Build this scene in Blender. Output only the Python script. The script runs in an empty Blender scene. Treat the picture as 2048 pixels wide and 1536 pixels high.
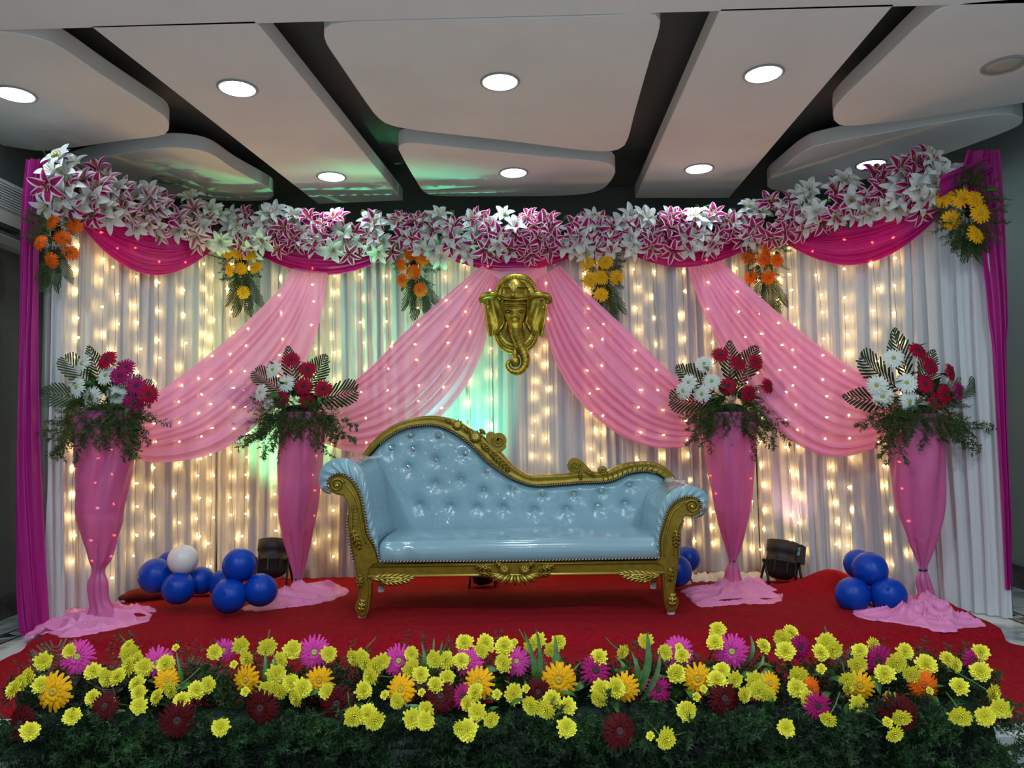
import bpy, bmesh, math, random
import numpy as np
from mathutils import Vector, Matrix, Quaternion, noise
random.seed(7); np.random.seed(7)
S = bpy.context.scene; COL = S.collection
V = Vector; PI = math.pi

# ------------------------------------------------------------------ camera
FPX = 1500.0; CAMZ = 1.02
YAW = 0.0178; PITCH = math.atan((868-768)/FPX); ROLL = 0.0165
F = V((-math.sin(YAW)*math.cos(PITCH), math.cos(YAW)*math.cos(PITCH), math.sin(PITCH)))
R0 = V((math.cos(YAW), math.sin(YAW), 0)); U0 = R0.cross(F)
RR = R0*math.cos(ROLL) - U0*math.sin(ROLL); UU = U0*math.cos(ROLL) + R0*math.sin(ROLL)
CAM = V((0, 0, CAMZ))
cd = bpy.data.cameras.new('camera'); cam = bpy.data.objects.new('camera', cd); COL.objects.link(cam)
cd.sensor_width = 36; cd.lens = FPX/2048*36; cd.clip_start = 0.05
m = Matrix.Identity(4)
for i in range(3):
    m[i][0] = RR[i]; m[i][1] = UU[i]; m[i][2] = -F[i]; m[i][3] = CAM[i]
cam.matrix_world = m
S.camera = cam

# ------------------------------------------------------------------ world, lights, exposure
S.view_settings.view_transform = 'Standard'; S.view_settings.look = 'None'
S.view_settings.gamma = 1; S.view_settings.use_curve_mapping = False
S.view_settings.exposure = 0.55
w = bpy.data.worlds.new('world'); S.world = w; w.use_nodes = True
w.node_tree.nodes['Background'].inputs[0].default_value = (0.58, 0.68, 0.80, 1)
w.node_tree.nodes['Background'].inputs[1].default_value = 0.62
S.cycles.max_bounces = 6; S.cycles.diffuse_bounces = 3; S.cycles.glossy_bounces = 3
S.cycles.transmission_bounces = 4; S.cycles.transparent_max_bounces = 8
S.cycles.sample_clamp_indirect = 4.0; S.cycles.caustics_reflective = False; S.cycles.caustics_refractive = False

CEIL = 2.77
def lamp(kind, name, loc, power, color, **kw):
    l = bpy.data.lights.new(name, kind); l.energy = power; l.color = color
    o = bpy.data.objects.new(name, l); COL.objects.link(o); o.location = loc
    for k, v in kw.items():
        if k == 'target': o.rotation_euler = (V(v)-V(loc)).to_track_quat('-Z', 'Y').to_euler()
        else: setattr(l, k, v)
    return o
# added unseen fill lamps above and behind the camera, standing for more hall downlights
for hx, hy in ((-1.9, 1.6), (0, 1.6), (1.9, 1.6), (-1.9, 0.0), (1.9, 0.0), (0, -1.4), (-1.9, -1.6), (1.9, -1.6)):
    lamp('AREA', 'hall_fill_lamp', (hx, hy, CEIL-0.02), 20, (0.80, 0.92, 1.0), shape='DISK', size=0.18)
DOWN_E = 34.0      # emission of the lit downlight diffusers
BULB_E = 38.0      # emission of the fairy bulbs

# ------------------------------------------------------------------ helpers
def ray(px, py): return F + RR*((px-1024)/FPX) - UU*((py-768)/FPX)
def at(px, py, Y):
    r = ray(px, py); return CAM + r*((Y-CAM.y)/r.y)
def atz(px, py, z):
    r = ray(px, py); return CAM + r*((z-CAM.z)/r.z)
def nz(*a): return noise.noise(V((a + (0.0, 0.0, 0.0))[:3]))
def onplane(px, py, p0, n):
    r = ray(px, py); return CAM + r*((p0-CAM).dot(n)/r.dot(n))

WL = {}
def world_of(o): return WL.get(o.name, V((0, 0, 0)))
def tag(o, label, cat=None, group=None, kind=None):
    if label: o['label'] = label
    if cat: o['category'] = cat
    if group: o['group'] = group
    if kind: o['kind'] = kind
    return o
def thing(name, loc, label, cat, group=None):
    o = bpy.data.objects.new(name, None); COL.objects.link(o); o.empty_display_size = 0.05
    o.location = loc; WL[o.name] = V(loc); return tag(o, label, cat, group)
def mk(name, me, mats, parent=None, world=True, smooth=True, label=None):
    """link a mesh given in world coordinates, below parent if any"""
    if not isinstance(mats, (list, tuple)): mats = [mats]
    if len(me.materials) == 0:
        for q in mats: me.materials.append(q)
    if smooth: me.polygons.foreach_set('use_smooth', [True]*len(me.polygons))
    o = bpy.data.objects.new(name, me); COL.objects.link(o)
    if parent is not None:
        o.parent = parent; pw = world_of(parent)
        if world: me.transform(Matrix.Translation(-pw))
        WL[o.name] = pw
    if label: o['label'] = label
    return o
def inst(name, me, parent, p, d=None, spin=0.0, sc=1.0, label=None, q=None):
    """an object sharing mesh me, at world point p, its +Z turned to d"""
    o = bpy.data.objects.new(name, me); COL.objects.link(o)
    if q is None: q = (V(d).to_track_quat('Z', 'Y') if d is not None else Quaternion()) @ Quaternion((0, 0, 1), spin)
    if parent is not None: o.parent = parent; p = V(p)-world_of(parent)
    s = V((sc, sc, sc)) if not hasattr(sc, '__len__') else V(sc)
    o.location = p; o.rotation_mode = 'QUATERNION'; o.rotation_quaternion = q; o.scale = s
    if label: o['label'] = label
    return o
def sub(name, me, parent):
    o = bpy.data.objects.new(name, me); COL.objects.link(o); o.parent = parent; return o

class MB:
    def __init__(s): s.v = []; s.f = []; s.m = []; s.uv = []
    def add(s, vs, fs, mi=0, uvs=None):
        b = len(s.v); s.v.extend(tuple(x) for x in vs)
        for f in fs: s.f.append(tuple(b+i for i in f)); s.m.append(mi)
        s.uv.extend(uvs if uvs else [(0.5, 0.5)]*len(vs))
        return s
    def grid(s, P, mi=0, cu=False, cv=False, uv=None):
        nu, nv = len(P), len(P[0]); vs = [p for r in P for p in r]; fs = []
        for i in range(nu if cu else nu-1):
            for j in range(nv if cv else nv-1):
                a = i*nv+j; b = ((i+1) % nu)*nv+j; c = ((i+1) % nu)*nv+(j+1) % nv; d = i*nv+(j+1) % nv
                fs.append((a, b, c, d))
        if uv is None: uv = [(i/(nu-1) if nu > 1 else 0, j/(nv-1) if nv > 1 else 0) for i in range(nu) for j in range(nv)]
        return s.add(vs, fs, mi, uv)
    def tube(s, pts, r, n=6, mi=0, cap=True):
        pts = [V(p) for p in pts]; rr = r if hasattr(r, '__len__') else [r]*len(pts)
        rings = []; prev = None
        for i, p in enumerate(pts):
            t = (pts[min(i+1, len(pts)-1)]-pts[max(i-1, 0)])
            t = t.normalized() if t.length > 1e-9 else V((0, 0, 1))
            if prev is None: a = t.orthogonal().normalized()
            else:
                a = prev-t*prev.dot(t); a = a.normalized() if a.length > 1e-6 else t.orthogonal().normalized()
            prev = a; b = t.cross(a)
            rings.append([p+(a*math.cos(2*PI*k/n)+b*math.sin(2*PI*k/n))*rr[i] for k in range(n)])
        b0 = len(s.v); s.grid(rings, mi, cv=True)
        if cap:
            s.f.append(tuple(b0+k for k in range(n))); s.m.append(mi)
            e = b0+(len(pts)-1)*n; s.f.append(tuple(e+n-1-k for k in range(n))); s.m.append(mi)
        return s
    def box(s, c, h, mi=0, M=None):
        vs = [V((x*h[0], y*h[1], z*h[2])) for x in (-1, 1) for y in (-1, 1) for z in (-1, 1)]
        if M is not None: vs = [M @ v for v in vs]
        vs = [v+V(c) for v in vs]
        return s.add(vs, [(0, 1, 3, 2), (4, 6, 7, 5), (0, 4, 5, 1), (2, 3, 7, 6), (0, 2, 6, 4), (1, 5, 7, 3)], mi)
    def ball(s, c, r, nu=10, nv=7, mi=0, M=None):
        r = V(r) if hasattr(r, '__len__') else V((r, r, r)); P = []
        for j in range(nv+1):
            th = PI*(0.02+0.96*j/nv)
            P.append([])
            for i in range(nu):
                q = V((r.x*math.sin(th)*math.cos(2*PI*i/nu), r.y*math.sin(th)*math.sin(2*PI*i/nu), r.z*math.cos(th)))
                if M is not None: q = M @ q
                P[-1].append(V(c)+q)
        b0 = len(s.v); s.grid(P, mi, cv=True)
        s.f.append(tuple(b0+k for k in range(nu))[::-1]); s.m.append(mi)
        s.f.append(tuple(b0+nv*nu+k for k in range(nu))); s.m.append(mi)
        return s
    def lathe(s, prof, c=(0, 0, 0), n=20, mi=0, M=None, cap=True):
        P = []
        for r, z in prof:
            row = []
            for i in range(n):
                q = V((r*math.cos(2*PI*i/n), r*math.sin(2*PI*i/n), z))
                if M is not None: q = M @ q
                row.append(q+V(c))
            P.append(row)
        b0 = len(s.v); s.grid(P, mi, cv=True)
        if cap:
            s.f.append(tuple(b0+k for k in range(n))[::-1]); s.m.append(mi)
            e = b0+(len(prof)-1)*n; s.f.append(tuple(e+k for k in range(n))); s.m.append(mi)
        return s
    def mesh(s, name='mesh'):
        me = bpy.data.meshes.new(name); me.from_pydata(s.v, [], s.f)
        if any(s.m): me.polygons.foreach_set('material_index', s.m)
        uvl = me.uv_layers.new(name='UVMap')
        li = np.empty(len(me.loops), dtype=np.int32); me.loops.foreach_get('vertex_index', li)
        uvl.data.foreach_set('uv', np.array(s.uv, dtype=np.float32)[li].ravel())
        return me
    def out(s, name, mats, parent=None, smooth=True, label=None):
        return mk(name, s.mesh(name), mats, parent, True, smooth, label)

def slab(name, front, back_dy, bevel, mats, parent=None, seg=2, label=None):
    """solid of an outline given as 3-D points (one plane), swept along +Y by back_dy, rims rounded"""
    bm = bmesh.new(); vs = [bm.verts.new(p) for p in front]; f = bm.faces.new(vs)
    r = bmesh.ops.extrude_face_region(bm, geom=[f])
    bmesh.ops.translate(bm, verts=[g for g in r['geom'] if isinstance(g, bmesh.types.BMVert)], vec=V(back_dy) if hasattr(back_dy, '__len__') else (0, back_dy, 0))
    bmesh.ops.recalc_face_normals(bm, faces=bm.faces)
    if bevel > 0:
        es = [e for e in bm.edges if len(e.link_faces) == 2 and e.calc_face_angle(0) > 0.9]
        bmesh.ops.bevel(bm, geom=es, offset=bevel, segments=seg, affect='EDGES', clamp_overlap=True)
    bmesh.ops.triangulate(bm, faces=[q for q in bm.faces if len(q.verts) > 4])
    me = bpy.data.meshes.new(name); bm.to_mesh(me); bm.free()
    return mk(name, me, mats, parent, True, False, label)

def cr(pts, n):
    """Catmull-Rom resample of a list of tuples to n points, by arc length"""
    P = [np.array(p, dtype=float) for p in pts]; P = [2*P[0]-P[1]]+P+[2*P[-1]-P[-2]]
    D = []
    for i in range(1, len(P)-2):
        for k in range(12):
            t = k/12; a, b, c, d = P[i-1], P[i], P[i+1], P[i+2]
            D.append(0.5*((2*b)+(-a+c)*t+(2*a-5*b+4*c-d)*t*t+(-a+3*b-3*c+d)*t**3))
    D.append(P[-2]); D = np.array(D); L = np.r_[0, np.cumsum(np.linalg.norm(np.diff(D, axis=0), axis=1))]
    q = np.linspace(0, L[-1], n)
    return np.stack([np.interp(q, L, D[:, k]) for k in range(D.shape[1])], 1)

# ------------------------------------------------------------------ materials
def mat(name, base, rough=0.6, metal=0.0, **kw):
    m = bpy.data.materials.new(name); m.use_nodes = True; b = m.node_tree.nodes['Principled BSDF']
    b.inputs['Base Color'].default_value = (*base, 1); b.inputs['Roughness'].default_value = rough
    b.inputs['Metallic'].default_value = metal
    for k, v in kw.items():
        k = k.replace('_', ' ')
        b.inputs[k].default_value = (*v, 1) if hasattr(v, '__len__') else v
    return m
def nodes(m): return m.node_tree.nodes, m.node_tree.links, m.node_tree.nodes['Principled BSDF']
def add_noise_color(m, c1, c2, scale, detail=4, lo=0.35, hi=0.65, coord='Object'):
    N, L, b = nodes(m); t = N.new('ShaderNodeTexCoord'); n = N.new('ShaderNodeTexNoise'); r = N.new('ShaderNodeValToRGB')
    n.inputs['Scale'].default_value = scale; n.inputs['Detail'].default_value = detail
    r.color_ramp.elements[0].position = lo; r.color_ramp.elements[1].position = hi
    r.color_ramp.elements[0].color = (*c1, 1); r.color_ramp.elements[1].color = (*c2, 1)
    L.new(t.outputs[coord], n.inputs['Vector']); L.new(n.outputs['Fac'], r.inputs['Fac']); L.new(r.outputs['Color'], b.inputs['Base Color'])
    return n, r
def add_bump(m, scale, strength, dist=0.002, detail=3, stretch=(1, 1, 1)):
    N, L, b = nodes(m); t = N.new('ShaderNodeTexCoord'); mp = N.new('ShaderNodeMapping'); n = N.new('ShaderNodeTexNoise'); u = N.new('ShaderNodeBump')
    mp.inputs['Scale'].default_value = stretch
    n.inputs['Scale'].default_value = scale; n.inputs['Detail'].default_value = detail
    u.inputs['Strength'].default_value = strength; u.inputs['Distance'].default_value = dist
    L.new(t.outputs['Object'], mp.inputs['Vector']); L.new(mp.outputs['Vector'], n.inputs['Vector'])
    L.new(n.outputs['Fac'], u.inputs['Height']); L.new(u.outputs['Normal'], b.inputs['Normal']); return m
def cloth(name, base, rough=0.6, transl=0.3, transp=0.0, tint=None, sheen=0.0, tcol=None):
    m = mat(name, base, rough, Sheen_Weight=sheen); N, L, b = nodes(m)
    out = N['Material Output']; tr = N.new('ShaderNodeBsdfTranslucent'); tr.inputs[0].default_value = (*(tcol or base), 1)
    mx = N.new('ShaderNodeMixShader'); mx.inputs[0].default_value = transl
    L.new(b.outputs[0], mx.inputs[1]); L.new(tr.outputs[0], mx.inputs[2]); last = mx
    if transp > 0:
        tp = N.new('ShaderNodeBsdfTransparent'); tp.inputs[0].default_value = (*(tint or (1, 1, 1)), 1)
        m2 = N.new('ShaderNodeMixShader'); m2.inputs[0].default_value = transp
        L.new(last.outputs[0], m2.inputs[1]); L.new(tp.outputs[0], m2.inputs[2]); last = m2
    L.new(last.outputs[0], out.inputs[0]); return m
def emit(name, col, e):
    m = bpy.data.materials.new(name); m.use_nodes = True; N = m.node_tree.nodes; N.remove(N['Principled BSDF'])
    q = N.new('ShaderNodeEmission'); q.inputs[0].default_value = (*col, 1); q.inputs[1].default_value = e
    m.node_tree.links.new(q.outputs[0], N['Material Output'].inputs[0]); return m

M = {}
M['ceil'] = mat('ceiling_paint', (0.70, 0.69, 0.70), 0.7); add_noise_color(M['ceil'], (0.74, 0.75, 0.74), (0.79, 0.80, 0.79), 2.2)
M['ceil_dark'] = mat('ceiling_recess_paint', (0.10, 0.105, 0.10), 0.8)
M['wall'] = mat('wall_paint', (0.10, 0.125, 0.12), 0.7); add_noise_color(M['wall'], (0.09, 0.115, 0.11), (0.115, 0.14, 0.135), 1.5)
M['wall_lit'] = mat('wall_paint_lit', (0.17, 0.22, 0.21), 0.7); add_noise_color(M['wall_lit'], (0.21, 0.28, 0.265), (0.25, 0.32, 0.30), 1.5)  # lighter copy of the wall paint, the right wall's stronger light put into its colour
M['skirt'] = mat('dark_marble_skirting', (0.05, 0.055, 0.055), 0.3); add_noise_color(M['skirt'], (0.035, 0.04, 0.04), (0.10, 0.11, 0.11), 9, 8)
M['marble'] = mat('white_marble', (0.6, 0.62, 0.6), 0.22)
n, r = add_noise_color(M['marble'], (0.22, 0.25, 0.25), (0.56, 0.58, 0.56), 3.0, 9, 0.36, 0.52); n.inputs['Distortion'].default_value = 1.6
M['black_tile'] = mat('black_inlay', (0.012, 0.012, 0.013), 0.25)
M['rust_tile'] = mat('rust_inlay', (0.16, 0.11, 0.09), 0.3)
M['carpet'] = mat('red_carpet', (0.28, 0.005, 0.012), 0.95, Specular_IOR_Level=0.1); add_noise_color(M['carpet'], (0.19, 0.003, 0.008), (0.27, 0.005, 0.013), 60, 6)
add_bump(M['carpet'], 350, 0.25, 0.002)
M['carpet_back'] = mat('carpet_underside', (0.16, 0.015, 0.012), 0.95)
M['white_cloth'] = cloth('white_curtain_cloth', (0.66, 0.68, 0.72), 0.6, 0.25)
M['fuchsia'] = cloth('fuchsia_satin', (0.50, 0.006, 0.24), 0.42, 0.22, 0.08, (1.0, 0.10, 0.15), tcol=(0.60, 0.01, 0.14))
M['fuchsia_side'] = cloth('fuchsia_side_cloth', (0.36, 0.008, 0.19), 0.5, 0.15)
M['pink'] = cloth('light_pink_sheer', (0.88, 0.30, 0.62), 0.5, 0.30, 0.17, (1.0, 0.70, 0.80), tcol=(0.90, 0.40, 0.56))
M['pink_stand'] = cloth('pink_satin_wrap', (0.66, 0.16, 0.42), 0.33, 0.30, 0.15, (1, 0.5, 0.75), tcol=(0.80, 0.20, 0.42))
M['pink_floor'] = cloth('pink_satin_trail', (0.78, 0.25, 0.52), 0.36, 0.1)
M['gold'] = mat('sofa_gold_paint', (0.38, 0.26, 0.025), 0.36, 0.55); add_noise_color(M['gold'], (0.22, 0.15, 0.012), (0.31, 0.215, 0.02), 30)
M['gold_hi'] = mat('sofa_gold_highlight', (0.62, 0.50, 0.10), 0.3, 0.6)
M['brass'] = mat('mask_brass', (0.50, 0.36, 0.04), 0.34, 0.8); add_noise_color(M['brass'], (0.24, 0.17, 0.015), (0.52, 0.39, 0.05), 22, 5)
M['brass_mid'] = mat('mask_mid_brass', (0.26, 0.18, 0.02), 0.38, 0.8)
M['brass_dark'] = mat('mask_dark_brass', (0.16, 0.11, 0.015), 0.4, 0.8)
M['vinyl'] = mat('pale_blue_vinyl', (0.22, 0.38, 0.45), 0.16, 0.0, Coat_Weight=1.0, Coat_Roughness=0.03); add_bump(M['vinyl'], 10, 0.6, 0.008, 3)
N, L, b = nodes(M['vinyl']); t = N.new('ShaderNodeTexCoord'); n = N.new('ShaderNodeTexNoise'); u = N.new('ShaderNodeBump')
n.inputs['Scale'].default_value = 20; n.inputs['Detail'].default_value = 2; n.inputs['Distortion'].default_value = 1.2; u.inputs['Strength'].default_value = 1.0; u.inputs['Distance'].default_value = .014
L.new(t.outputs['Object'], n.inputs['Vector']); L.new(n.outputs['Fac'], u.inputs['Height']); L.new(u.outputs['Normal'], b.inputs['Coat Normal'])
M['vinyl_seat'] = mat('pale_blue_seat_vinyl', (0.22, 0.38, 0.45), 0.25, 0.0, Coat_Weight=0.8, Coat_Roughness=0.08); add_bump(M['vinyl_seat'], 7, 0.45, 0.006, 3, (0.5, 1, 1.6))
M['rope_l'] = mat('cream_rope', (0.55, 0.45, 0.33), 0.7)
M['rope_d'] = mat('brown_rope', (0.035, 0.018, 0.012), 0.7)
M['crystal'] = mat('crystal_button', (0.75, 0.78, 0.82), 0.08, 0.85)
M['foot_cap'] = mat('white_foot_cap', (0.5, 0.52, 0.55), 0.4)
M['film'] = None
M['balloon_b'] = mat('blue_balloon', (0.0, 0.042, 0.36), 0.35, Specular_IOR_Level=0.25)
M['balloon_w'] = mat('white_balloon', (0.68, 0.64, 0.66), 0.35)
M['black'] = mat('black_plastic', (0.006, 0.006, 0.007), 0.6)
M['label'] = mat('teal_display', (0.12, 0.26, 0.27), 0.2)
M['ac'] = mat('ac_plastic', (0.42, 0.44, 0.42), 0.4)
M['door'] = mat('pale_frame', (0.38, 0.42, 0.42), 0.5)
M['green'] = mat('leaf_green', (0.03, 0.11, 0.018), 0.45); add_noise_color(M['green'], (0.018, 0.07, 0.012), (0.05, 0.15, 0.025), 30)
M['green_b'] = cloth('bright_leaf_green', (0.07, 0.26, 0.035), 0.4, 0.3)
M['palm'] = cloth('palm_green', (0.022, 0.055, 0.014), 0.42, 0.2)
M['fern'] = cloth('fern_green', (0.030, 0.072, 0.020), 0.6, 0.25)
M['fern_bed'] = cloth('bed_fern_green', (0.022, 0.10, 0.028), 0.6, 0.25)
add_noise_color(M['fern_bed'], (0.004, 0.018, 0.007), (0.026, 0.085, 0.016), 7, 3, .4, .68)
add_noise_color(M['fern'], (0.03, 0.065, 0.014), (0.085, 0.145, 0.03), 14, 3)
M['foam'] = mat('floral_foam', (0.006, 0.016, 0.009), 0.95); add_bump(M['foam'], 40, 0.8, 0.02)
M['stem'] = mat('stem_green', (0.06, 0.12, 0.03), 0.5)
def petal(name, c, c2=None):
    m = cloth(name, c, 0.6, 0.22); nodes(m)[2].inputs['Specular IOR Level'].default_value = 0.15; return m
M['g_white'] = petal('white_gerbera', (0.72, 0.78, 0.74))
M['g_red'] = petal('crimson_gerbera', (0.36, 0.004, 0.035))
M['g_mag'] = petal('magenta_gerbera', (0.34, 0.008, 0.12))
M['g_pink'] = petal('pink_gerbera', (0.60, 0.05, 0.33))
M['g_dark'] = petal('dark_red_gerbera', (0.07, 0.001, 0.003))
M['g_yel'] = petal('golden_gerbera', (0.85, 0.43, 0.008))
M['g_or'] = petal('orange_gerbera', (0.80, 0.14, 0.006))
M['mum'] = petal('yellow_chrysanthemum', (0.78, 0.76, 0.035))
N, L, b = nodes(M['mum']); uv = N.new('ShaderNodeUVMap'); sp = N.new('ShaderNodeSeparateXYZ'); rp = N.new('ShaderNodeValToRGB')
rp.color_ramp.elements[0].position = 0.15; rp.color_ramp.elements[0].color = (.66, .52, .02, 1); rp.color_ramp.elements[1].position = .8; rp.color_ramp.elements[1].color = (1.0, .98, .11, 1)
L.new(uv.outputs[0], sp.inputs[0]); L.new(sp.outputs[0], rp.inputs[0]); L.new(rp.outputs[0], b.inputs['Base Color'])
M['c_dark'] = mat('dark_flower_centre', (0.03, 0.008, 0.010), 0.8)
M['c_or'] = mat('orange_flower_centre', (0.40, 0.06, 0.01), 0.8)
M['c_green'] = mat('green_flower_centre', (0.30, 0.34, 0.06), 0.8)
M['c_yel'] = mat('yellow_flower_centre', (0.45, 0.30, 0.02), 0.8)
M['lily_w'] = petal('white_lily', (0.72, 0.75, 0.74))
def lily_mat(name, core, edge, lo, hi):
    m = petal(name, core); N, L, b = nodes(m)
    uv = N.new('ShaderNodeUVMap'); sp = N.new('ShaderNodeSeparateXYZ'); a = N.new('ShaderNodeMath'); a.operation = 'SUBTRACT'; a.inputs[1].default_value = 0.5
    ab = N.new('ShaderNodeMath'); ab.operation = 'ABSOLUTE'; mr = N.new('ShaderNodeMapRange'); mr.inputs[1].default_value = lo; mr.inputs[2].default_value = hi
    mx = N.new('ShaderNodeMix'); mx.data_type = 'RGBA'; mx.inputs[6].default_value = (*core, 1); mx.inputs[7].default_value = (*edge, 1)
    L.new(uv.outputs[0], sp.inputs[0]); L.new(sp.outputs[0], a.inputs[0]); L.new(a.outputs[0], ab.inputs[0]); L.new(ab.outputs[0], mr.inputs[0])
    L.new(mr.outputs[0], mx.inputs[0]); L.new(mx.outputs[2], b.inputs['Base Color'])
    for q in N:
        if q.type == 'BSDF_TRANSLUCENT': L.new(mx.outputs[2], q.inputs[0])
    return m
M['lily_p'] = lily_mat('pink_lily', (0.40, 0.012, 0.15), (0.80, 0.66, 0.70), 0.27, 0.37)
M['lily_s'] = lily_mat('pale_lily', (0.50, 0.06, 0.22), (0.78, 0.72, 0.70), 0.08, 0.30)
M['cable'] = mat('dark_cable', (0.03, 0.035, 0.02), 0.5)
M['clear_cable'] = mat('grey_cable', (0.16, 0.15, 0.12), 0.4)
M['bulb'] = emit('fairy_bulb_glow', (1.0, 0.62, 0.20), BULB_E)
M['down'] = emit('downlight_glow', (0.76, 0.92, 1.0), DOWN_E)
M['down_off'] = mat('unlit_diffuser', (0.45, 0.44, 0.38), 0.4)
M['down_rim'] = mat('downlight_rim', (0.35, 0.35, 0.35), 0.4)
M['wire'] = mat('stand_wire', (0.03, 0.03, 0.05), 0.4, 0.5)
# ================================================================== structure
XL, XR, YB, YF = -3.06, 3.1, 6.0, -3.0
FRONT = 2.60                                    # edge of the stage step
def struct(name, mb, m, parent=None, smooth=False):
    o = mb.out(name, m, parent, smooth)
    if parent is None: o['kind'] = 'structure'
    return o
floor = struct('floor', MB().box(((XL+XR)/2, (YB+FRONT)/2, -0.095), ((XR-XL)/2+.1, (YB-FRONT)/2-.01, 0.085)), M['skirt'])
struct('trim_step', MB().box(((XL+XR)/2, FRONT-0.005, -0.012), ((XR-XL)/2, 0.03, 0.0118)), M['marble'])
fl2 = struct('floor', MB().box(((XL+XR)/2, (YF+FRONT)/2, -0.20), ((XR-XL)/2+.1, (FRONT-YF)/2, 0.02)), M['marble'])
risers = MB().box((0, FRONT+0.01, -0.10), (3.06, 0.012, 0.078)); struct('trim_riser', risers, M['marble'])
nx, ny = 10, 6; tw = (XR-XL)/nx; td = (YB-FRONT-0.04)/ny
for i in range(nx):
    for j in range(ny):
        b = MB().box((XL+tw*(i+.5), FRONT+0.04+td*(j+.5), -0.006), (tw/2-.0015, td/2-.0015, 0.006))
        mk('tile', b.mesh('tile'), M['marble'], floor, smooth=False)
# inlaid border on both sides: two black strips and a row of triangles
for sx in (-2.74, 2.60):
    for k in range(34):
        y = 2.75+k*0.095
        mk('inlay_strip', MB().box((sx-.055, y, .0006), (.007, .047, .001)).mesh('i'), M['black_tile'], floor, smooth=False)
        mk('inlay_strip', MB().box((sx+.055, y, .0006), (.007, .047, .001)).mesh('i'), M['black_tile'], floor, smooth=False)
        b = MB(); s1 = 1 if k % 2 else -1
        tri = [(sx-.04*s1, y-.045), (sx-.04*s1, y+.045), (sx+.04*s1, y)]
        b.add([(x, yy, .0002) for x, yy in tri]+[(x, yy, .0016) for x, yy in tri], [(0, 1, 2), (3, 4, 5), (0, 1, 4, 3), (1, 2, 5, 4), (2, 0, 3, 5)])
        mk('inlay_triangle', b.mesh('t'), M['black_tile'] if k % 2 else M['rust_tile'], floor, smooth=False)
struct('wall_back', MB().box(((XL+XR)/2, YB+.05, 1.5), ((XR-XL)/2+.1, .05, 1.6)), M['wall'])
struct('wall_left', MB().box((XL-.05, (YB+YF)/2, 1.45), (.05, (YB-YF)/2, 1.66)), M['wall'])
struct('wall_right', MB().box((XR+.05, (YB+YF)/2, 1.45), (.05, (YB-YF)/2, 1.66)), M['wall_lit'])
struct('baseboard_left', MB().box((XL+.012, (YB+FRONT)/2, .07), (.012, (YB-FRONT)/2, .07)), M['skirt'])
struct('baseboard_right', MB().box((XR-.012, (YB+FRONT)/2, .07), (.012, (YB-FRONT)/2, .07)), M['skirt'])
# pale door frame strip on the left wall, at the edge of the picture
p = at(2, 800, 4.25)
struct('trim_door_frame', MB().box((XL+.03, 4.02, 1.05), (.03, .16, 1.02)), M['door'])
# ceiling
UP = CEIL+.24
struct('ceiling', MB().box(((XL+XR)/2, (YB+YF)/2, UP+.05), ((XR-XL)/2+.1, (YB-YF)/2, .05)), M['ceil_dark'])
sf = atz(1024, 33, CEIL).y
struct('ceiling_soffit', MB().box(((XL+XR)/2, (sf+YF)/2, CEIL+.06), ((XR-XL)/2, (sf-YF)/2, .06)), M['ceil'])
def rounded(pts, n=110): 
    q = cr(list(pts)+[pts[0]], n)[:-1]; return [tuple(a) for a in q]
def panel(pxs, smooth_it=True, th=0.095, z=CEIL):
    q = rounded(pxs) if smooth_it else pxs
    pts = [atz(a, b, z) for a, b in q]
    o = slab('ceiling_panel', pts, (0, 0, th), 0.004, M['ceil'], None, 1); o['kind'] = 'structure'; return o
panel([(180, 52), (510, 42), (806, 401), (636, 408)], False)
panel([(1441, 18), (1790, 8), (1458, 396), (1270, 396)], False)
panel([(648, 75), (652, 55), (690, 46), (760, 43), (1000, 37), (1200, 32), (1290, 27), (1318, 38), (1318, 62), (1300, 120), (1270, 225), (1257, 275), (1245, 295), (1215, 303), (1150, 299), (1000, 280), (850, 263), (785, 252), (758, 238), (735, 210), (680, 130), (655, 93)])
panel([(797, 300), (802, 289), (830, 287), (900, 294), (1050, 310), (1180, 322), (1220, 329), (1231, 342), (1222, 362), (1205, 378), (1170, 388), (1100, 392), (950, 393), (880, 392), (850, 386), (832, 362), (810, 325)])
panel([(-160, 75), (-60, 62), (20, 66), (80, 78), (125, 98), (210, 155), (310, 220), (335, 240), (337, 262), (320, 272), (250, 281), (150, 295), (90, 302), (40, 297), (-60, 280), (-180, 262)])
panel([(130, 335), (200, 316), (310, 298), (370, 297), (420, 308), (470, 340), (535, 375), (547, 388), (540, 399), (500, 402), (420, 400), (250, 390), (160, 372)])
panel([(2150, -10), (2000, 0), (1900, 12), (1850, 40), (1760, 125), (1680, 202), (1666, 228), (1672, 246), (1700, 252), (1800, 242), (1950, 220), (2060, 204), (2200, 182)])
panel([(2046, 238), (2020, 229), (1960, 233), (1800, 260), (1650, 288), (1605, 305), (1560, 340), (1537, 360), (1536, 376), (1560, 381), (1640, 380), (1760, 350), (1880, 312), (1990, 272), (2040, 250)])
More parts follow.
